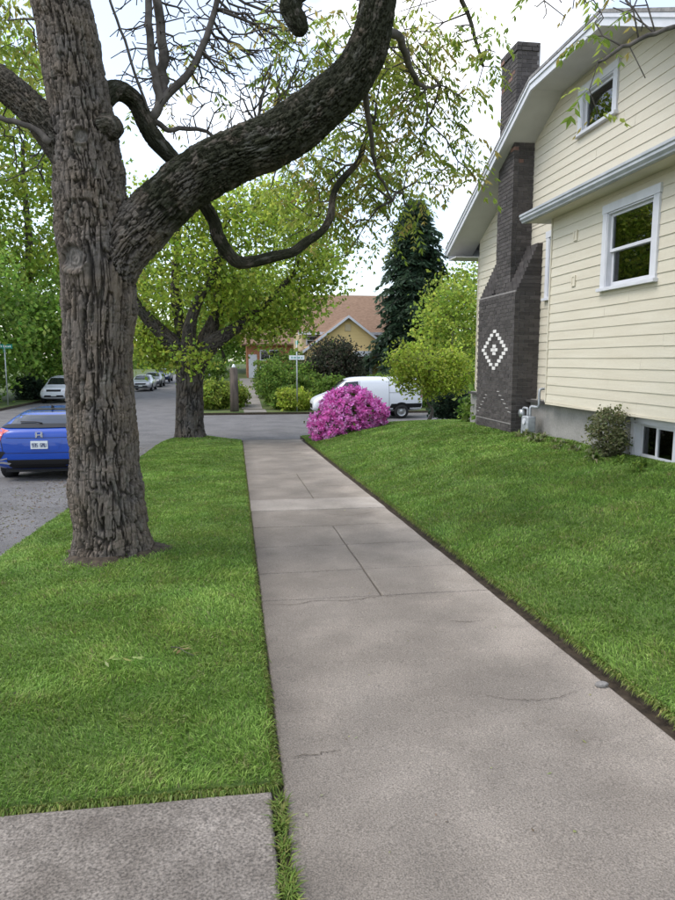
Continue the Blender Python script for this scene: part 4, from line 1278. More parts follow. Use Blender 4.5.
# shrub against the foundation, variegated leaves
shrub('foundation_shrub', 'small upright variegated shrub against the grey foundation by the cellar window', (5.28, 9.0, float(bank(5.28, 9.0)) - .02), (.25, .32, .36), 120, 26, .05, .045, [(.15, .17, .07), (.22, .23, .12), (.11, .13, .05), (.30, .30, .18)], seed=60)
def strap_plant(label, base, n, L, pal, seed):
    r = np.random.default_rng(seed)
    root = empty('border_plant', base); tag(root, label, 'plant', 'border plants along the foundation')
    V, F, C = [], [], []
    for i in range(n):
        a = r.uniform(0, 6.28); o = np.array([math.cos(a), math.sin(a), 0]); s_ = np.array([-o[1], o[0], 0])
        l = L * r.uniform(.6, 1.2); el_ = r.uniform(.5, 1.35); col = pick_cols(1, pal, .2, r)[0]; w_ = .012 * r.uniform(.8, 1.8) * (L / .25)
        b0 = len(V)
        for t in (0, .35, .7, 1):
            p = o * math.cos(el_) * l * t + np.array([0, 0, 1]) * (math.sin(el_) * l * t - .75 * l * t * t * math.cos(el_) - .2 * l * t ** 3) + r.normal(0, .004, 3)
            ww = w_ * (1, 1.2, .8, .1)[(0, .35, .7, 1).index(t)]
            V += [p + s_ * ww, p - s_ * ww]; C += [col, col]
        for q in range(3): F.append([b0 + q * 2, b0 + q * 2 + 1, b0 + q * 2 + 3, b0 + q * 2 + 2])
    obj('leaves', mesh_np('leaves', np.asarray(V), [np.asarray(F)], np.asarray(C)), M_leaf, root)
PALE = [(.18, .22, .07), (.26, .28, .13), (.11, .17, .04), (.32, .33, .2)]
r = np.random.default_rng(21)
lbs = ['pale strap-leaved plants at the foot of the gas meter', 'drooping strap-leaved plants along the grey foundation', 'bright strap-leaved plants beside the variegated shrub', 'tufted plants beneath the cellar window']
for i in range(22):
    y = 11.9 - i * .2; x = 5.15 + r.uniform(-.1, .25) - (.12 if y < 9.3 else 0)
    which = 0 if y > 11.2 else 1 if y > 9.5 else 2 if y > 8.6 else 3
    strap_plant(lbs[which].replace('plants', 'plant'), (x, y, float(bank(x, y)) - .01), int(r.integers(18, 34)), r.uniform(.16, .30), PALE if which != 3 else GREEN, 300 + i)

# ------------------------------------------------------------------ grass
def in_view(x, y, z, mx=.30):
    f = Vector((math.sin(R(8.4655)) * math.cos(R(7.5835)), math.cos(R(8.4655)) * math.cos(R(7.5835)), -math.sin(R(7.5835))))
    rt = np.array([math.cos(R(8.4655)), -math.sin(R(8.4655)), 0]); fw = np.array(f); up = np.cross(rt, fw)
    d = x * fw[0] + y * fw[1] + (z - 1.7) * fw[2]
    u = (x * rt[0] + y * rt[1]) / np.maximum(d, .01); v = (x * up[0] + y * up[1] + (z - 1.7) * up[2]) / np.maximum(d, .01)
    return (d > .8) & (np.abs(u) < 337.5 / 676 * (1 + mx)) & (np.abs(v) < 450 / 676 * (1 + mx * .5))

def grass(name, label, area, fz, dens0, keep=None, seed=0, hmul=1.0):
    r = np.random.default_rng(900 + seed)
    x0, x1, y0, y1 = area
    n = int((x1 - x0) * (y1 - y0) * dens0)
    x = r.uniform(x0, x1, n); y = r.uniform(y0, y1, n)
    d = np.hypot(np.hypot(x, y), 1.7)
    pr = np.clip((3.1 / d) ** 1.35, 0, 1)
    m = r.random(n) < pr
    x, y, d = x[m], y[m], d[m]
    z = fz(x, y)
    m = in_view(x, y, z)
    if keep is not None: m &= keep(x, y)
    x, y, z, d = x[m], y[m], z[m], d[m]
    n = len(x)
    P2 = np.stack([x, y, 0 * x], 1)
    patch = fbm(P2 * 1.3 + 40, 4, 3); patch2 = fbm(P2 * 4.5 + 10, 3, 8)
    h = (.018 + .020 * patch + .016 * r.random(n) ** 2) * (.8 + .5 * patch2) * hmul
    wd = .0021 * (1 + .30 * np.clip(d - 3, 0, 30)) * r.uniform(.7, 1.3, n)
    lean_dir = fbm(P2 * 2.2, 2, 5) * 9 + r.normal(0, 1.2, n)
    lean = h * r.uniform(.2, 1.2, n)
    dx, dy = np.cos(lean_dir), np.sin(lean_dir)
    a = r.uniform(0, math.pi, n); sx_, sy_ = np.cos(a) * wd, np.sin(a) * wd
    B = np.stack([x, y, z - .006], 1); S = np.stack([sx_, sy_, 0 * x], 1)
    Mi = B + np.stack([dx * lean * .35, dy * lean * .35, h * .62], 1)
    Ti = B + np.stack([dx * lean, dy * lean, h * (1 - .25 * np.minimum(lean / h, 1))], 1)
    V = np.stack([B - S, B + S, Mi + S * .85, Mi - S * .85, Ti], 1).reshape(-1, 3)
    i = np.arange(n)[:, None] * 5
    Q = i + np.array([[0, 1, 2, 3]]); Tt = i + np.array([[3, 2, 4]])
    pal = np.array([(.185, .305, .055), (.225, .345, .068), (.275, .39, .095), (.145, .255, .045)])
    c = pal[r.integers(0, 4, n)] * (1 + r.normal(0, .16, (n, 1))) * (.68 + .66 * patch[:, None])
    straw = r.random(n) < .035 + .08 * (patch2 > .62)
    c[straw] = np.array([.30, .30, .13]) * r.uniform(.7, 1.2, (straw.sum(), 1))
    c[:, 0] *= (1 + .25 * (patch2 - .5))
    o = obj(name, mesh_np(name, V, [Q, Tt], np.repeat(np.clip(c, .01, .6), 5, 0)), M_grass)
    return tag(o, label, 'grass', kind='stuff')
noise_edge = lambda y, s: .03 * (fbm(np.stack([y * 9 + s, 0 * y, 0 * y], 1), 2) - .5)
def keepL(x, y):
    t = np.hypot(x + 1.24, y - 6.75)
    corner = ~((x < -1.5) & (y > 21.2) & (np.hypot(x + 1.5, y - 21.2) > .95))
    bare = np.exp(-((t - .40) / .12) ** 2)
    return (t > .36) & (np.random.default_rng(1).random(len(x)) > bare * .75) & corner & (x < .125 + noise_edge(y, 1)) & (y > 2.70 + noise_edge(x, 5))
grass('grass', 'short mown grass on the strip around the furrowed street tree', (-2.47, .14, 2.68, 22.25), strip, 15000, keepL, 1)
grass('grass', 'mown grass on the bank sloping up to the cream house', (2.11, 5.9, 1.6, 23.1), bank, 13500, lambda x, y: (x > 2.14 + 2 * noise_edge(y, 3)) & ~((x > 5.62) & (y < 16)), 2, 1.1)
grass('grass', 'mown grass beyond the chimney beside the cross street', (5.9, 13, 13, 23.1), bank, 9000, None, 3, 1.3)
# overhanging fringe along both walk edges
def fringe(name, label, pts, n, h, seed, spread=.02, out=None):
    r = np.random.default_rng(seed)
    k = r.integers(0, len(pts), n)
    B = np.asarray(pts)[k] + r.normal(0, spread, (n, 3)) * np.array([1, 1, 0])
    a = r.uniform(0, 6.28, n); l = h * r.uniform(.5, 1.3, n)
    o = np.stack([np.cos(a), np.sin(a), 0 * a], 1); s_ = np.stack([-np.sin(a), np.cos(a), 0 * a], 1) * r.uniform(.0015, .0035, (n, 1))
    Mi = B + o * (l * .3)[:, None] + np.array([0, 0, 1]) * (l * .55)[:, None]
    Ti = B + o * (l * .85)[:, None] + np.array([0, 0, 1]) * (l * .62)[:, None]
    if out is not None:
        ov = np.asarray(out, float) + r.normal(0, .45, (n, 3)) * np.array([1, 1, 0])
        up_ = r.uniform(.0, .6, n)[:, None]
        Mi = B + ov * (l * .35)[:, None] + np.array([0, 0, 1]) * up_ * (l * .6)[:, None]
        Ti = B + ov * (l * .8)[:, None] + np.array([0, 0, 1]) * ((up_ - .75) * l[:, None])
        s_ = s_ * 1.2
    V = np.stack([B - s_, B + s_, Mi + s_, Mi - s_, Ti], 1).reshape(-1, 3); i = np.arange(n)[:, None] * 5
    c = pick_cols(n, [(.12, .19, .03), (.17, .23, .045), (.22, .24, .07)], .2, r)
    return tag(obj(name, mesh_np(name, V, [i + np.array([[0, 1, 2, 3]]), i + np.array([[3, 2, 4]])], np.repeat(c, 5, 0)), M_grass), label, 'weeds', kind='stuff')
jp = [(.142 + .012 * math.sin(q * 3), yy, float(gz(yy)) - .015) for q, yy in enumerate(np.linspace(1.75, 2.62, 40))]
wt = []
for c in (2.52, 2.44, 2.28, 2.14, 2.05, 1.93): wt += [(.142, c + random.uniform(-.05, .05), float(gz(c)) - .015) for _ in range(8)]
fringe('weeds', 'tuft of weeds growing in the joint between driveway and sidewalk', wt, 700, .055, 4, .012)

def edge_pts(y0, y1, x, fz, n=400, dz=0):
    yy = y0 + (y1 - y0) * np.linspace(0, 1, n) ** 1.6
    return np.stack([np.full(n, x), yy, fz(np.full(n, x), yy) + dz], 1)
fringe('grass', 'ragged grass fringe along the sidewalk edge of the tree strip', edge_pts(2.7, 21, .122, strip, dz=-.004), 15000, .034, 31, .008, (.8, 0, 0))
fringe('grass', 'ragged grass fringe along the foot of the house bank', edge_pts(2.2, 21, 2.150, bank, dz=-.004), 17000, .042, 32, .014, (-.8, 0, 0))
nx_ = np.linspace(-2.3, .12, 300)
fringe('grass', 'ragged grass fringe hanging over the old driveway edge', np.stack([nx_, np.full(300, 2.685), strip(nx_, np.full(300, 2.685)) - .004], 1), 9000, .042, 33, .008, (0, -.8, 0))

# ------------------------------------------------------------------ vehicles
M_tyre = mat('tyre_rubber', (.018, .018, .019), .85)
M_rim = mat('steel_rim', (.35, .36, .37), .35, metallic=.8)
M_blackpl = mat('black_plastic', (.008, .008, .009), .5)
M_carglass = mat('tinted_glass', (.015, .018, .02), .04, spec=.7)
M_blue = mat('blue_paint', (.0, .048, .33), .25, spec=.4, coat=.6)
M_vanw = mat('van_white', (.66, .69, .74), .35, spec=.5, coat=.5)
M_red = mat('tail_red', (.42, .02, .03), .2, spec=.5, coat=.5)
M_lamp = mat('lamp_clear', (.62, .60, .62), .15, spec=.6)
M_chrome = mat('chrome_trim', (.62, .64, .68), .18, metallic=.9)
M_plate = mat('plate_white', (.62, .66, .66), .5)
M_ink = mat('plate_ink', (.05, .07, .16), .6)
M_plate_g = mat('plate_tree_green', (.12, .30, .24), .6)

def car_body(name, stations, m, root, sub=2):
    """loft of cross sections: (y, z bottom, z top, half width low, half width belt, z belt, half width top)"""
    V, F = [], []
    for (y, zb, zt, wl, wb, zbelt, wt) in stations:
        half = [(wl * .8, zb), (wl, zb + .09), (wb, (zb + zbelt) * .5), (wb * .985, zbelt), (wt + (wb - wt) * .18, zt - (zt - zbelt) * .22), (wt * .86, zt - .012)]
        ring = [(0, zb)] + half + [(0, zt)] + [(-a, b) for a, b in reversed(half)]
        V += [(a, y, b) for a, b in ring]
    k = 14
    n = len(stations)
    for i in range(n - 1):
        for j in range(k):
            F.append([i * k + j, i * k + (j + 1) % k, (i + 1) * k + (j + 1) % k, (i + 1) * k + j])
    F += [list(range(k))[::-1], [(n - 1) * k + j for j in range(k)]]
    bm = bmesh.new(); me = mesh_py(name, V, F); bm.from_mesh(me)
    me = bm_mesh(name, bm, True)
    o = obj(name, me, m)
    md = o.modifiers.new('s', 'SUBSURF'); md.levels = sub; md.render_levels = sub
    dg = bpy.context.evaluated_depsgraph_get(); dg.update()
    ne = bpy.data.meshes.new_from_object(o.evaluated_get(dg))
    o.modifiers.clear(); o.data = ne
    ne.polygons.foreach_set('use_smooth', [True] * len(ne.polygons))
    bv = BVHTree.FromPolygons([v.co.copy() for v in ne.vertices], [tuple(p.vertices) for p in ne.polygons])
    o.parent = root
    return o, bv

def decal(name, bv, poly, axis, m, parent, off=.006, grid=.06, depth=.03, flat=None):
    """panel that follows the body: polygon seen along an axis. 'rear' (x,z) looking +y; 'front' (x,z) looking -y; 'left' (y,z) looking +x; 'right' (y,z) looking -x; 'top' (x,y) looking down"""
    d = {'rear': Vector((0, 1, 0)), 'front': Vector((0, -1, 0)), 'left': Vector((1, 0, 0)), 'right': Vector((-1, 0, 0)), 'top': Vector((0, 0, -1))}[axis]
    def P3(u, v):
        o = {'rear': Vector((u, -8, v)), 'front': Vector((u, 12, v)), 'left': Vector((-6, u, v)), 'right': Vector((6, u, v)), 'top': Vector((u, v, 6))}[axis]
        h = bv.ray_cast(o, d)
        if h[0] is None: return None
        return h[0] - d * off
    n = len(poly); pts = []; edges = []
    for i in range(n):
        a, b = Vector(poly[i]), Vector(poly[(i + 1) % n]); k = max(1, int((b - a).length / grid))
        for q in range(k): pts.append(a + (b - a) * q / k)
    edges = [(i, (i + 1) % len(pts)) for i in range(len(pts))]
    xs_ = [p.x for p in poly_v(poly)]; ys_ = [p.y for p in poly_v(poly)]
    border = len(pts)
    x = min(xs_) + grid / 2
    while x < max(xs_):
        y = min(ys_) + grid / 2
        while y < max(ys_):
            if inside(x, y, poly): pts.append(Vector((x, y)))
            y += grid
        x += grid
    r_ = delaunay_2d_cdt(pts, edges, [], 1, 1e-5)
    vs, fs = r_[0], r_[2]
    bm = bmesh.new(); mp_ = {}
    for i, v in enumerate(vs):
        p = P3(v.x, v.y)
        if p is not None: mp_[i] = bm.verts.new(p)
    for f in fs:
        if all(i in mp_ for i in f):
            try: bm.faces.new([mp_[i] for i in f])
            except ValueError: pass
    be = [e for e in bm.edges if e.is_boundary]
    if be:
        ex = bmesh.ops.extrude_edge_only(bm, edges=be)
        for v in [g for g in ex['geom'] if isinstance(g, bmesh.types.BMVert)]: v.co += d * depth
    return obj(name, bm_mesh(name, bm, False), m, parent)
def poly_v(p): return [Vector(q) for q in p]
def inside(x, y, poly):
    c = False; n = len(poly); j = n - 1
    for i in range(n):
        if (poly[i][1] > y) != (poly[j][1] > y) and x < (poly[j][0] - poly[i][0]) * (y - poly[i][1]) / (poly[j][1] - poly[i][1]) + poly[i][0]: c = not c
        j = i
    return c
def mir(poly): return [(-a, b) for a, b in poly][::-1]

def wheel(root, x, y, rad, width, hub=M_rim):
    s = 1 if x > 0 else -1
    def lathe(prof, name, m, par):
        k = 28; V = []; F = []
        for q in range(k):
            a = q * 2 * math.pi / k
            for (rr, w_) in prof: V.append((x + s * w_, y + rr * math.cos(a), rad + rr * math.sin(a)))
        n = len(prof)
        for q in range(k):
            for j in range(n - 1): F.append([q * n + j, q * n + j + 1, ((q + 1) % k) * n + j + 1, ((q + 1) % k) * n + j])
        bm = bmesh.new(); me = mesh_py(name, V, F); bm.from_mesh(me); bmesh.ops.remove_doubles(bm, verts=bm.verts, dist=1e-5)
        return obj(name, bm_mesh(name, bm, True), m, par)
    w2 = width / 2
    t = lathe([(rad * .62, -w2), (rad * .93, -w2), (rad, -w2 * .75), (rad, w2 * .75), (rad * .93, w2), (rad * .62, w2)], 'wheel', M_tyre, root)
    lathe([(rad * .63, w2 * .9), (rad * .58, w2 * .55), (rad * .25, w2 * .7), (rad * .12, w2 * .95), (.001, w2 * .95)], 'rim', hub, t)

# blue hatchback parked at the kerb, seen from behind
zc = float(gz(15.5)) - .06
blue = empty('parked_hatchback', (-3.74, 13.45, float(gz(13.6)) - .055))
blue.rotation_euler = (-math.atan(.041), 0, 0)
tag(blue, 'blue hatchback parked at the edge of the grass strip behind the furrowed trunk', 'car')
bb, bv = car_body('body', [(.0, .38, .84, .74, .84, .60, .74), (.05, .29, .97, .85, .895, .68, .78), (.14, .24, 1.03, .86, .90, .80, .78), (.27, .21, 1.085, .88, .905, .90, .75),
                           (.50, .20, 1.19, .88, .91, .93, .68), (.86, .20, 1.345, .88, .91, .94, .60), (1.5, .20, 1.425, .88, .905, .94, .57), (2.3, .20, 1.42, .88, .90, .93, .57),
                           (2.9, .20, 1.26, .88, .90, .92, .60), (3.35, .20, 1.00, .88, .90, .88, .72), (4.0, .22, .90, .86, .88, .76, .74), (4.3, .28, .80, .80, .82, .66, .66), (4.42, .38, .68, .66, .70, .56, .56)], M_blue, blue)
decal('rear_window', bv, [(-.60, 1.10), (.60, 1.10), (.585, 1.20), (.49, 1.345), (-.49, 1.345), (-.585, 1.20)], 'rear', M_carglass, blue)
decal('spoiler', bv, [(-.74, 1.045), (-.60, 1.035), (0, 1.03), (.60, 1.035), (.74, 1.045), (.66, 1.10), (0, 1.105), (-.66, 1.10)], 'rear', M_blackpl, blue, off=.035, depth=.07)
decal('roof_spoiler', bv, [(-.50, 1.345), (.50, 1.345), (.47, 1.385), (-.47, 1.385)], 'rear', M_blackpl, blue, off=.03, depth=.06)
for sgn in (1, -1):
    pl = [(.56, .985), (.74, 1.03), (.86, .98), (.885, .86), (.86, .74), (.78, .74), (.70, .80), (.66, .93)]
    pl = [(-a, b) for a, b in pl][::-1] if sgn < 0 else pl
    tl = decal('tail_light', bv, pl, 'rear', M_red, blue, off=.012)
    pl = [(.79, .76), (.86, .76), (.87, .87), (.80, .90), (.75, .84)]
    pl = [(-a, b) for a, b in pl][::-1] if sgn < 0 else pl
    decal('lens', bv, pl, 'rear', M_lamp, tl, off=.018)
    pl = [(.62, .58), (.86, .62), (.87, .42), (.74, .42)]
    pl = [(-a, b) for a, b in pl][::-1] if sgn < 0 else pl
    decal('vent_grille', bv, pl, 'rear', M_blackpl, blue, off=.008)
    pl = [(.52, .365), (.66, .40), (.85, .40), (.86, .365), (.68, .36), (.56, .335)]
    pl = [(-a, b) for a, b in pl][::-1] if sgn < 0 else pl
    decal('chrome_strip', bv, pl, 'rear', M_chrome, blue, off=.016)
    pl = [(.60, .47), (.70, .445), (.85, .45), (.86, .43), (.70, .42), (.585, .45)]
    pl = [(-a, b) for a, b in pl][::-1] if sgn < 0 else pl
    decal('chrome_strip', bv, pl, 'rear', M_chrome, blue, off=.014)
decal('lower_bumper', bv, [(-.56, .25), (.56, .25), (.60, .43), (-.60, .43)], 'rear', M_blackpl, blue, off=.008)
decal('plate_recess', bv, [(-.33, .60), (.33, .60), (.42, .80), (.36, .82), (-.36, .82), (-.42, .80)], 'rear', M_blue, blue, off=.004, depth=.02)
pt = decal('licence_plate', bv, [(-.155, .635), (.155, .635), (.155, .785), (-.155, .785)], 'rear', M_plate, blue, off=.018, grid=.2)
def seg_text(text, x0, z0, h, wd, bvh, parent, m, off, st):
    """simple stroke letters as thin raised bars"""
    G = {'9': 'abcdfg', '3': 'abcdg', '5': 'acdfg', 'G': 'acdefh', 'M': 'efbcm', 'U': 'bcdef'}
    S = {'a': (0, 1, 1, 1), 'b': (1, .5, 1, 1), 'c': (1, 0, 1, .5), 'd': (0, 0, 1, 0), 'e': (0, 0, 0, .5), 'f': (0, .5, 0, 1), 'g': (0, .5, 1, .5), 'h': (.5, .45, 1, .45), 'm': (.5, .5, .5, 1)}
    bm = bmesh.new()
    for i, ch in enumerate(text):
        if ch == ' ': continue
        ox = x0 + i * wd * 1.45
        for c in G[ch]:
            a = S[c]; xa, xb = sorted((ox + a[0] * wd, ox + a[2] * wd)); za, zb = sorted((z0 + a[1] * h, z0 + a[3] * h))
            h_ = bvh.ray_cast(Vector((0, -8, .71)), Vector((0, 1, 0)))[0]
            add_box(bm, xa - st, xb + st, h_.y - off - .004, h_.y - off + .002, za - st, zb + st)
    return obj('plate_number', bm_mesh('plate_number', bm), m, parent)
seg_text('935 GMU', -.128, .672, .065, .026, bv, pt, M_ink, .02, .0045)
for pl in ([(-.66, .552), (.66, .552), (.66, .562), (-.66, .562)], [(-.665, .56), (-.652, .56), (-.69, .80), (-.703, .80)], [(.652, .56), (.665, .56), (.703, .80), (.69, .80)]):
    decal('hatch_gap', bv, pl, 'rear', M_blackpl, blue, off=.002, depth=.01, grid=.08)
decal('crease_shade', bv, [(-.60, .842), (-.34, .838), (.34, .838), (.60, .842), (.60, .85), (.34, .848), (-.34, .848), (-.60, .85)], 'rear', M_blackpl, blue, off=.002, depth=.01, grid=.08)  # thin dark strip paints the shade line of the body crease
# H-shaped badge
hb = bv.ray_cast(Vector((0, -8, .90)), Vector((0, 1, 0)))[0]
bm = bmesh.new()
for (a0, a1, c0, c1) in ((-.052, -.032, .855, .945), (.032, .052, .855, .945), (-.032, .032, .89, .908)): add_box(bm, a0, a1, hb.y - .03, hb.y - .005, c0, c1)
add_box(bm, -.066, -.056, hb.y - .028, hb.y - .005, .845, .955); add_box(bm, .056, .066, hb.y - .028, hb.y - .005, .845, .955); add_box(bm, -.056, .056, hb.y - .028, hb.y - .005, .955, .963)
obj('badge', bm_mesh('badge', bm), M_chrome, blue)
bm = bmesh.new(); V_ = [(-.02, 1.15, 1.395), (.02, 1.15, 1.395), (.012, .98, 1.38), (-.012, .98, 1.38), (-.005, 1.0, 1.445), (.005, 1.0, 1.445)]
obj('antenna', mesh_py('antenna', V_, [[0, 1, 2, 3], [0, 4, 5, 1], [3, 2, 5, 4], [0, 3, 4], [1, 5, 2]]), M_blackpl, blue)
T = Tubes(); T.add([(0, .27, 1.11), (-.15, .34, 1.135), (-.42, .36, 1.14)], .012, 6); obj('wiper', T.mesh('wiper'), M_blackpl, blue)
for sgn in (1, -1):
    ax = 'right' if sgn > 0 else 'left'
    for nm, pl in (('side_window', [(.75, 1.02), (1.55, 1.0), (1.55, 1.33), (1.1, 1.30)]), ('side_window', [(1.62, 1.0), (2.85, .99), (2.45, 1.30), (1.62, 1.34)])): decal(nm, bv, pl, ax, M_carglass, blue)
    for yy in (.86, 3.55):
        decal('wheel_arch', bv, [(yy + .37 * math.cos(a), .32 + .37 * math.sin(a)) for a in np.linspace(math.pi * -.08, math.pi * 1.08, 16)], ax, M_blackpl, blue, off=.004)
        wheel(blue, sgn * .80, yy, .325, .22)
decal('windscreen', bv, [(-.60, 1.04), (.60, 1.04), (.50, 1.34), (-.50, 1.34)], 'front', M_carglass, blue)
obj('underbody', bpy.data.meshes.new('x'), None, blue) if False else None
bm = bmesh.new(); add_box(bm, -.70, .70, .25, 4.1, .17, .30); obj('underbody', bm_mesh('underbody', bm), M_blackpl, blue)

# white delivery van across the junction
van = empty('delivery_van', (8.6, 31.6, float(gz(31)) - .06), math.pi / 2)
tag(van, 'white delivery van parked across the cross street behind the magenta bush', 'van')
vb, vv = car_body('body', [(.0, .46, 1.72, .84, .88, 1.1, .76), (.04, .38, 1.86, .90, .93, 1.1, .80), (.25, .34, 1.935, .92, .95, 1.1, .80), (1.4, .33, 1.95, .92, .955, 1.1, .80), (3.1, .33, 1.95, .92, .955, 1.1, .79),
                           (3.55, .33, 1.88, .92, .95, 1.1, .76), (4.0, .33, 1.52, .92, .95, 1.08, .74), (4.35, .33, 1.20, .91, .94, 1.04, .78), (4.85, .34, 1.06, .88, .90, .90, .76), (5.08, .36, .93, .80, .83, .74, .68), (5.16, .44, .78, .64, .68, .62, .54)], M_vanw, van)
for ax in ('left', 'right'):
    decal('side_window', vv, [(3.05, 1.17), (4.08, 1.15), (3.62, 1.70), (3.05, 1.74)], ax, M_carglass, van)
    decal('sill_cladding', vv, [(.05, .36), (5.0, .36), (5.0, .50), (1.6, .52), (1.5, .70), (.05, .72)], ax, M_blackpl, van, off=.008, grid=.12)
    for yy in (1.02, 4.18):
        decal('wheel_arch', vv, [(yy + .43 * math.cos(a), .34 + .43 * math.sin(a)) for a in np.linspace(math.pi * -.05, math.pi * 1.05, 16)], ax, M_blackpl, van, off=.006)
    for yy in (1.60, 2.98):
        decal('door_gap', vv, [(yy, .60), (yy + .016, .60), (yy + .016, 1.80), (yy, 1.80)], ax, M_blackpl, van, off=.002, depth=.01)
    decal('slide_rail', vv, [(.25, 1.20), (1.6, 1.20), (1.6, 1.235), (.25, 1.235)], ax, M_metal, van, off=.004)
    decal('door_handle', vv, [(2.78, 1.05), (2.94, 1.05), (2.94, 1.09), (2.78, 1.09)], ax, M_blackpl, van, off=.02)
    decal('headlight', vv, [(4.72, .84), (5.02, .76), (5.02, .90), (4.74, 1.0)], ax, M_lamp, van, off=.008)
    decal('tail_light', vv, [(.03, .95), (.10, .95), (.10, 1.5), (.03, 1.5)], ax, M_red, van, off=.006)
decal('windscreen', vv, [(-.70, 1.27), (.70, 1.27), (.62, 1.80), (-.62, 1.80)], 'front', M_carglass, van)
decal('grille', vv, [(-.5, .50), (.5, .50), (.5, .70), (-.5, .70)], 'front', M_blackpl, van)
for sx_ in (-.84, .84):
    for yy in (1.02, 4.18): wheel(van, sx_, yy, .335, .22)
T = Tubes(); T.add([(-.93, 3.95, 1.18), (-1.06, 3.98, 1.22), (-1.07, 3.98, 1.38)], [.05, .07, .07], 8); obj('mirror', T.mesh('mirror'), M_blackpl, van)

# other parked cars
def sedan(name, label, loc, rz, m, suv=False, group=None):
    root = empty(name, loc, rz); tag(root, label, 'car', group)
    h = 1.72 if suv else 1.45; hb_ = 1.08 if suv else .95
    st = [(.0, .42, hb_ - .1, .68, .78, .62, .66), (.06, .30, hb_, .82, .88, .72, .74), (.3, .24, hb_ + .05, .88, .92, .9, .72), (.55 if suv else 1.0, .22, h - .14, .89, .93, hb_, .64), (1.0 if suv else 1.5, .22, h, .89, .93, hb_, .62), (2.5, .22, h, .89, .93, hb_, .62),
          (2.9, .22, h - .14, .89, .93, hb_, .64), (3.4, .22, hb_ + .05, .89, .93, hb_ - .05, .74), (4.2, .24, hb_ - .05, .87, .90, .78, .74), (4.5, .30, hb_ - .15, .80, .84, .7, .68), (4.6, .42, hb_ - .28, .66, .70, .6, .58)]
    b_, v_ = car_body('body', st, m, root)
    decal('windscreen', v_, [(-.66, hb_ + .08), (.66, hb_ + .08), (.56, h - .09), (-.56, h - .09)], 'front', M_carglass, root)
    decal('rear_window', v_, [(-.62, hb_ + .10), (.62, hb_ + .10), (.54, h - .10), (-.54, h - .10)], 'rear', M_carglass, root)
    decal('grille', v_, [(-.42, hb_ - .33), (.42, hb_ - .33), (.46, hb_ - .20), (-.46, hb_ - .20)], 'front', M_blackpl, root)
    decal('lower_grille', v_, [(-.60, .40), (.60, .40), (.55, .52), (-.55, .52)], 'front', M_blackpl, root)
    decal('licence_plate', v_, [(-.16, .46), (.16, .46), (.16, .58), (-.16, .58)], 'front', M_plate, root, off=.02, grid=.2)
    for s in (1, -1):
        pl = [(.50, hb_ - .34), (.74, hb_ - .34), (.78, hb_ - .18), (.52, hb_ - .20)]; decal('headlight', v_, pl if s > 0 else mir(pl), 'front', M_lamp, root, off=.01)
        pl = [(.58, .78), (.80, .78), (.80, .95), (.58, .93)]; decal('tail_light', v_, pl if s > 0 else mir(pl), 'rear', M_red, root, off=.01)
        ax = 'right' if s > 0 else 'left'
        decal('side_window', v_, [(.62 if suv else .95, hb_ + .06), (3.1, hb_ + .05), (2.7, h - .13), (.8 if suv else 1.35, h - .13)], ax, M_carglass, root)
        for yy in (.86, 3.72):
            decal('wheel_arch', v_, [(yy + .39 * math.cos(a), .33 + .39 * math.sin(a)) for a in np.linspace(-.2, math.pi + .2, 14)], ax, M_blackpl, root, off=.004)
            wheel(root, s * .82, yy, .335, .22)
    return root
M_silver = mat('silver_paint', (.40, .42, .45), .3, metallic=.4, coat=.5)
M_grey = mat('grey_paint', (.10, .11, .13), .3, coat=.5)
M_dkblue = mat('navy_paint', (.03, .05, .12), .3, coat=.5)
sedan('parked_suv', 'white off-road car facing the junction on the far left kerb', (-11.35, 49.2, ztop(47) - .06), math.pi, M_vanw, True)
sedan('parked_sedan', 'silver car, first in the row parked along the far street', (-8.15, 64.6, ztop(62) - .06), math.pi, M_silver)
sedan('parked_sedan', 'dark grey car behind the silver one on the far street', (-8.1, 71.5, ztop(69) - .03), math.pi, M_grey)
sedan('parked_sedan', 'navy car farthest along the row on the far street', (-8.0, 79.0, ztop(78) + .1), math.pi, M_dkblue)
sedan('parked_suv', 'white car glimpsed past the right side of the maple trunk', (-3.4, 60.0, ztop(60) - .06), 0, M_vanw, True)

# ------------------------------------------------------------------ signs, post
M_signg = mat('sign_green', (.02, .26, .19), .45)
M_signw = mat('sign_white', (.75, .78, .78), .5)
M_wood = mat('weathered_wood', (.06, .05, .042), .9, (.13, .105, .085), 6, 5, bump=.6, bscale=40, stretch=(1, 1, .2))
def street_sign(label, base, hh, blades, pole_r=.035):
    root = empty('street_sign', base); tag(root, label, 'sign')
    T = Tubes(); T.add([(0, 0, -.1), (0, 0, hh)], pole_r, 10); obj('pole', T.mesh('pole'), M_galv, root)
    for (z, L, hgt, rz, m) in blades:
        bm = bmesh.new(); add_box(bm, -L / 2, L / 2, -.006, .006, z - hgt / 2, z + hgt / 2); o = obj('sign_blade', bm_mesh('sign_blade', bm), m, root); o.rotation_euler = (0, 0, rz)
        bm = bmesh.new()
        xx = -L * .36
        q = random.Random(int(z * 100))
        while xx < L * .34:
            wl = q.uniform(.03, .07); add_box(bm, xx, xx + wl, -.0085, -.0062, z - hgt * .22, z + hgt * q.uniform(.05, .25)); xx += wl + q.choice((.02, .02, .07))
        l = obj('lettering', bm_mesh('lettering', bm), M_signw if m is M_signg else M_signg, o)
street_sign('green street name sign on a slim pole before the left-hand trees', (-13.1, 41.5, ztop(41.5) + .05), 3.45, [(3.38, .85, .24, R(8), M_signg), (3.15, .7, .2, R(98), M_signg)])
street_sign('pale sign on a slim pole at the far corner garden', (3.07, 34.75, ztop(34.7) + .03), 3.6, [(2.75, .8, .22, R(10), M_signw), (3.5, .5, .2, R(100), M_signg)])
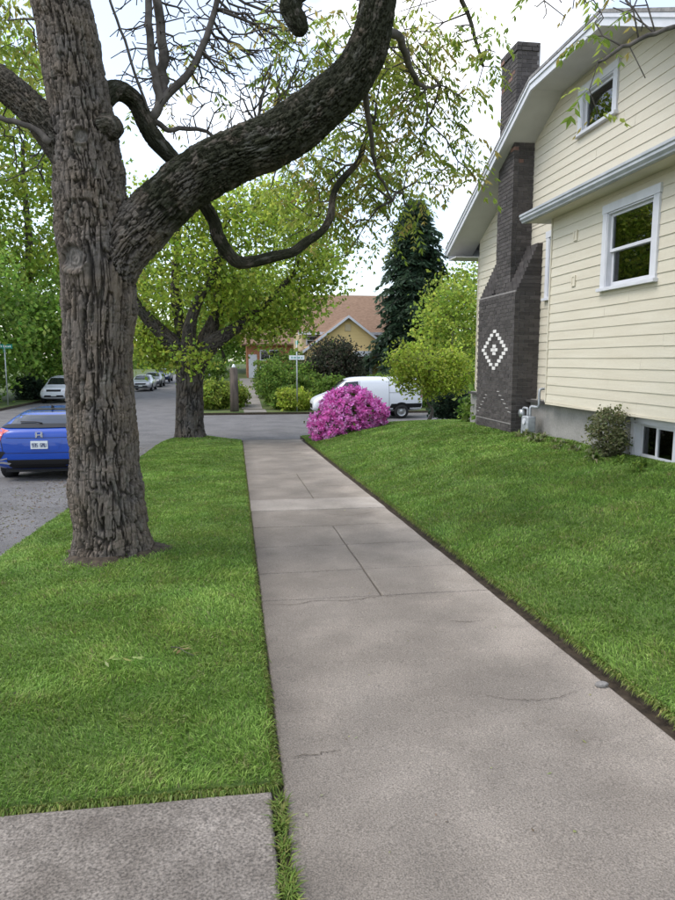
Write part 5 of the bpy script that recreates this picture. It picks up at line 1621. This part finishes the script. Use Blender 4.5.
post = empty('wooden_post', (-.13, 35.1, ztop(35) + .02)); tag(post, 'stout weathered wooden post with pale cap at the far corner', 'post')
T = Tubes(); T.add([(0, 0, -.2), (.01, 0, 1.0), (0, .01, 2.2)], [.23, .215, .205], 14); obj('post', T.mesh('post'), M_wood, post)
T = Tubes(); T.add([(0, 0, 2.2), (0, 0, 2.34), (0, 0, 2.42)], [.10, .09, .03], 10); obj('cap', T.mesh('cap'), M_signw, post)

# ------------------------------------------------------------------ houses beyond the cross street
M_yellow = mat('yellow_siding', (.66, .48, .20), .7, (.72, .54, .25), 2, 4, stretch=(.4, .4, 12))
M_tan = mat('tan_siding', (.50, .40, .24), .7, (.56, .46, .29), 2, 4, stretch=(.4, .4, 12))
M_redroof = mat('red_brown_shingle', (.185, .115, .075), .9, (.26, .17, .115), 5, 5, bump=.5, bscale=14, stretch=(1, 1, 3))
M_orange = mat('orange_brick', (.34, .14, .07), .85, (.42, .20, .11), 7, 4)
yz = float(far_yard(0, 46)) - .2
yh = empty('yellow_house', (7.7, 46, yz)); tag(yh, 'yellow gabled house with reddish-brown roof behind the white van', 'house')
def yp(name, V, F, m, par=None):
    V = [(a - 7.7, b - 46, c - yz) for a, b, c in V]
    bm = bmesh.new(); me = mesh_py(name, V, F); bm.from_mesh(me); return obj(name, bm_mesh(name, bm), m, par or yh)
def ybox(name, x0, x1, y0, y1, z0, z1, m, par=None):
    o = box(name, x0 - 7.7, x1 - 7.7, y0 - 46, y1 - 46, z0 - yz, z1 - yz, m); o.parent = par or yh; return o
def gable(x0, x1, y, ze, za, z0, name, m, depth):
    xm = (x0 + x1) / 2
    V = [(x0, y, z0), (x1, y, z0), (x1, y, ze), (xm, y, za), (x0, y, ze)]; V += [(a, y + depth, c) for a, b, c in V]
    F = [[0, 1, 2, 3, 4], [9, 8, 7, 6, 5]] + [[i, (i + 1) % 5, (i + 1) % 5 + 5, i + 5] for i in range(5)]
    return yp(name, V, F, m)
gable(4.75, 10.35, 46, 2.55, 4.55, -.8, 'gable_wall', M_yellow, 3.0)
for s in (1, -1):      # porch-gable roof planes with white rake boards
    xm = 7.55; x1 = xm + s * 3.15; zl = 2.28; za = 4.68
    V = [(xm, 45.6, za), (x1, 45.6, zl), (x1, 49, zl), (xm, 49, za)]; V += [(a, b, c - .1) for a, b, c in V]
    yp('roof', V, [[0, 1, 2, 3], [7, 6, 5, 4], [0, 4, 5, 1], [1, 5, 6, 2], [2, 6, 7, 3], [3, 7, 4, 0]], M_redroof)
    V = [(xm, 45.56, za + .01), (x1, 45.56, zl + .01), (x1, 45.56, zl - .17), (xm, 45.56, za - .17)]; V += [(a, b + .04, c) for a, b, c in V]
    yp('rake_board', V, [[0, 1, 2, 3], [7, 6, 5, 4], [0, 4, 5, 1], [1, 5, 6, 2], [2, 6, 7, 3], [3, 7, 4, 0]], M_white)
ybox('main_wall', 4.6, 12.0, 48, 55, -.8, 3.75, M_tan)
V = [(4.3, 47.5, 3.62), (12.4, 47.5, 3.62), (12.4, 51.5, 6.55), (4.3, 51.5, 6.55), (4.3, 55.5, 3.62), (12.4, 55.5, 3.62)]; V += [(a, b, c - .12) for a, b, c in V]
yp('roof', V, [[0, 1, 2, 3], [3, 2, 5, 4], [6, 9, 8, 7], [9, 10, 11, 8], [0, 6, 7, 1], [4, 5, 11, 10], [0, 3, 9, 6], [3, 4, 10, 9], [1, 7, 8, 2], [2, 8, 11, 5]], M_redroof)
ybox('fascia', 4.3, 12.4, 47.46, 47.5, 3.45, 3.64, M_white)
def ywin(x0, x1, z0, z1, y, panes=2):
    w_ = ybox('window', x0, x1, y - .05, y, z0, z1, M_white)
    for i in range(panes):
        h_ = (z1 - z0 - .14) / panes
        ybox('pane', x0 + .08, x1 - .08, y - .062, y - .048, z0 + .07 + i * h_ + .02, z0 + .07 + (i + 1) * h_ - .02, M_carglass, w_)
ywin(10.75, 11.7, 2.3, 3.4, 48); ywin(4.9, 5.7, 2.75, 3.4, 48); ywin(5.3, 6.4, .6, 2.0, 46)
ybox('gable_vent', 7.35, 7.75, 45.94, 46, 3.65, 4.1, M_tan)
ybox('porch_roof', 7.9, 9.9, 45.2, 46, 1.95, 2.3, M_white)
ybox('door', 8.25, 9.05, 45.95, 46, -.5, 1.9, M_blackpl)
ybox('door_casing', 9.052, 9.25, 45.94, 46, -.5, 1.95, M_white)
# orange-brick house at the end of the path
bz = float(far_yard(0, 57)) - .1
bh = empty('brick_house', (1.6, 58, bz)); tag(bh, 'small orange-brick house at the end of the concrete garden path', 'house')
def bbox(name, x0, x1, y0, y1, z0, z1, m, par=None):
    o = box(name, x0 - 1.6, x1 - 1.6, y0 - 58, y1 - 58, z0, z1, m); o.parent = par or bh; return o
bbox('wall', .9, 6.0, 58, 63, 0, 3.1, M_orange)
V = [(.4 - 1.6, -.6, 3.0), (6.4 - 1.6, -.6, 3.0), (6.4 - 1.6, 2.5, 4.6), (.4 - 1.6, 2.5, 4.6), (.4 - 1.6, 5.6, 3.0), (6.4 - 1.6, 5.6, 3.0)]; V += [(a, b, c - .12) for a, b, c in V]
bm = bmesh.new(); me = mesh_py('roof', V, [[0, 1, 2, 3], [3, 2, 5, 4], [6, 9, 8, 7], [9, 10, 11, 8], [0, 6, 7, 1], [4, 5, 11, 10], [0, 3, 9, 6], [3, 4, 10, 9], [1, 7, 8, 2], [2, 8, 11, 5]]); bm.from_mesh(me); obj('roof', bm_mesh('roof', bm), M_redroof, bh)
for (x0, x1, z0, z1) in ((2.0, 3.6, 1.6, 2.5), (2.0, 3.4, .4, 1.25)):
    w_ = bbox('window', x0, x1, 57.93, 58, z0, z1, M_white)
    for i in range(2):
        hw = (x1 - x0 - .12) / 2; bbox('pane', x0 + .06 + i * hw + .03, x0 + .06 + (i + 1) * hw - .03, 57.915, 57.94, z0 + .08, z1 - .08, M_carglass, w_)
bbox('door', 1.05, 1.75, 57.94, 58, .05, 2.1, M_white)

# ------------------------------------------------------------------ small things lying about
def sprig(label, base, rz, pal, seed):
    r = np.random.default_rng(seed)
    root = empty('fallen_sprig', base, rz); tag(root, label, 'sprig')
    P = spline([(-.10, 0, .045), (-.03, .012, .055), (.05, -.005, .06), (.12, .01, .05)], 4)
    T = Tubes(); T.add(P, np.linspace(.0035, .0015, len(P)), 5); obj('stem', T.mesh('stem'), M_twig if seed == 2 else M_leaf, root)
    if seed != 2: root.children[0].data.attributes['Col'].data.foreach_set('color', np.tile([.3, .36, .12, 1], len(root.children[0].data.vertices)))
    k = 9; t = r.integers(2, len(P), k)
    D = np.stack([r.uniform(.2, 1, k), r.choice([-1, 1], k) * r.uniform(.4, 1.1, k), r.uniform(-.1, .35, k)], 1)
    v, f, c = leaf_quads(P[t], D, np.tile([0, 0, 1.0], (k, 1)) + r.normal(0, .3, (k, 3)), r.uniform(.05, .085, k), r.uniform(.014, .022, k), pick_cols(k, pal, .15, r))
    for q in range(k):
        obj('leaflet', mesh_np('leaflet', v[q * 4:q * 4 + 4], [np.array([[0, 1, 2], [0, 2, 3]])], c[q * 4:q * 4 + 4]), M_leaf, root)
sprig('fresh pale green leaf sprig fallen on the grass strip', (-.73, 3.94, float(strip(-.73, 3.94))), R(10), [(.38, .46, .14), (.44, .5, .2)], 1)
sprig('dry brownish leaf sprig fallen on the grass strip', (-.37, 4.05, float(strip(-.37, 4.05))), R(-50), [(.36, .30, .12), (.42, .36, .18), (.3, .2, .1)], 2)
bm = bmesh.new(); bmesh.ops.create_icosphere(bm, subdivisions=3, radius=.03)
for v in bm.verts:
    n_ = fbm(np.array([[v.co.x * 30 + 3, v.co.y * 30, v.co.z * 30]]), 3)[0]; v.co = Vector((v.co.x * 1.25, v.co.y * .9, v.co.z * .6)) * (.75 + .5 * n_)
so = obj('stone', bm_mesh('stone', bm, True), M_stone); so.location = (2.02, 3.37, float(gz(3.37)) + .012)
tag(so, 'small loose grey stone at the edge of the sidewalk', 'stone')
# leaf litter and grit along the kerb by the car and in the walk edges
r = np.random.default_rng(61)
n = 2600
x = r.uniform(-3.3, -2.35, n) - np.abs(r.normal(0, .5, n)); y = r.uniform(5, 21, n)
P = np.stack([x, y, gz(y) - .035 + .05 * np.sin(np.clip((-2.3 - x) / 10.3, 0, 1) * math.pi)], 1)
P[:, 2] = gz(y) - .075 + .05 * np.sin(math.pi * np.clip((x + 12.6) / 10.3, 0, 1)) + .008
v, f, c = leaf_quads(P, r.normal(size=(n, 3)) * [1, 1, .08], np.tile([0, 0, 1.0], (n, 1)) + r.normal(0, .25, (n, 3)), r.uniform(.02, .06, n), r.uniform(.01, .03, n), pick_cols(n, [(.16, .11, .07), (.10, .075, .05), (.22, .16, .09), (.2, .2, .08)], .25, r))
tag(obj('leaf_litter', mesh_np('leaf_litter', v, [f], c), M_leaf), 'scattered brown leaf litter on the asphalt beside the grass strip', 'leaf litter', kind='stuff')

V, F = [(-1.24, 6.75, float(strip(-1.24, 6.75)) + .02)], []
for ringi, rr in enumerate((.41, .455, .52)):
    for a_ in range(40):
        an = a_ * 2 * math.pi / 40
        ra = rr * (1 + .16 * math.sin(an * 3 + 1) + .10 * math.sin(an * 7)) if ringi else .40
        px_, py_ = -1.24 + ra * math.cos(an), 6.75 + ra * math.sin(an)
        V.append((px_, py_, float(strip(px_, py_)) + (.03, .014, -.01)[ringi]))
for ringi in range(2):
    for a_ in range(40):
        i0 = 1 + ringi * 40; F.append([i0 + a_, i0 + (a_ + 1) % 40, i0 + 40 + (a_ + 1) % 40, i0 + 40 + a_])
tag(obj('soil_bed', mesh_py('soil_bed', V[1:], [[q - 1 for q in f] for f in F], True), M_soil), kind='structure')

# tiny litter on walk and lawns
r = np.random.default_rng(71)
n = 420
x = r.uniform(-2.3, 5.2, n); y = 2.2 + 16 * r.random(n) ** 1.8
z = np.where(x < .13, strip(x, y) + .038, np.where(x < 2.13, gz(y) + .008, bank(x, y) + .04))
ok_ = ~((y < 2.75) & (x < .15)) & ((x < .13) | (x > 2.2) | (r.random(n) < .5))
P = np.stack([x, y, z], 1)[ok_]; n = len(P)
v, f, c = leaf_quads(P, r.normal(size=(n, 3)) * [1, 1, .1], np.tile([0, 0, 1.0], (n, 1)) + r.normal(0, .25, (n, 3)), r.uniform(.008, .03, n), r.uniform(.005, .014, n), pick_cols(n, [(.20, .15, .09), (.38, .38, .22), (.12, .09, .06), (.30, .33, .12)], .25, r))
tag(obj('leaf_litter', mesh_np('leaf_litter', v, [f], c), M_leaf), 'tiny leaf scraps and petals sprinkled over sidewalk and lawns', 'leaf litter', kind='stuff')

# hairline cracks painted as thin soil-coloured ribbons on top of the slabs
def painted_crack(pts, wd, seed):
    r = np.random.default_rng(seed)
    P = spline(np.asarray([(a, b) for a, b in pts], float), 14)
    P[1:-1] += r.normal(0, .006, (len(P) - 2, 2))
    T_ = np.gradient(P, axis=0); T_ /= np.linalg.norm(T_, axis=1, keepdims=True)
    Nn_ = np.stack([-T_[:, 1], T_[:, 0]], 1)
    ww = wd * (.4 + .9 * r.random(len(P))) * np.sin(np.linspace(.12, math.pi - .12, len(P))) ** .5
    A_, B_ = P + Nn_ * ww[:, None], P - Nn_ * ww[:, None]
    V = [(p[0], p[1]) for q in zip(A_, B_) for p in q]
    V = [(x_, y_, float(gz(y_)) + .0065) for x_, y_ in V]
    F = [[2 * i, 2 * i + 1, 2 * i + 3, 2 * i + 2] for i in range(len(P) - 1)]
    me = mesh_py('painted_crack', V, F); me.transform(WINV)
    obj('painted_crack', me, M_soil, walk)  # soil material only for its dark colour
painted_crack([(.2, 5.14), (.42, 5.10), (.6, 5.17), (.85, 5.13), (1.1, 5.19), (1.3, 5.17)], .0032, 1)
painted_crack([(1.25, 3.42), (1.42, 3.30), (1.62, 3.26), (1.85, 3.32)], .0022, 2)
painted_crack([(1.50, 4.55), (1.62, 4.50), (1.75, 4.52)], .0024, 3)
painted_crack([(.22, 2.90), (.34, 2.91), (.46, 2.93)], .0024, 4)
painted_crack([(1.1, 8.9), (1.5, 8.7), (1.9, 8.95)], .004, 5)
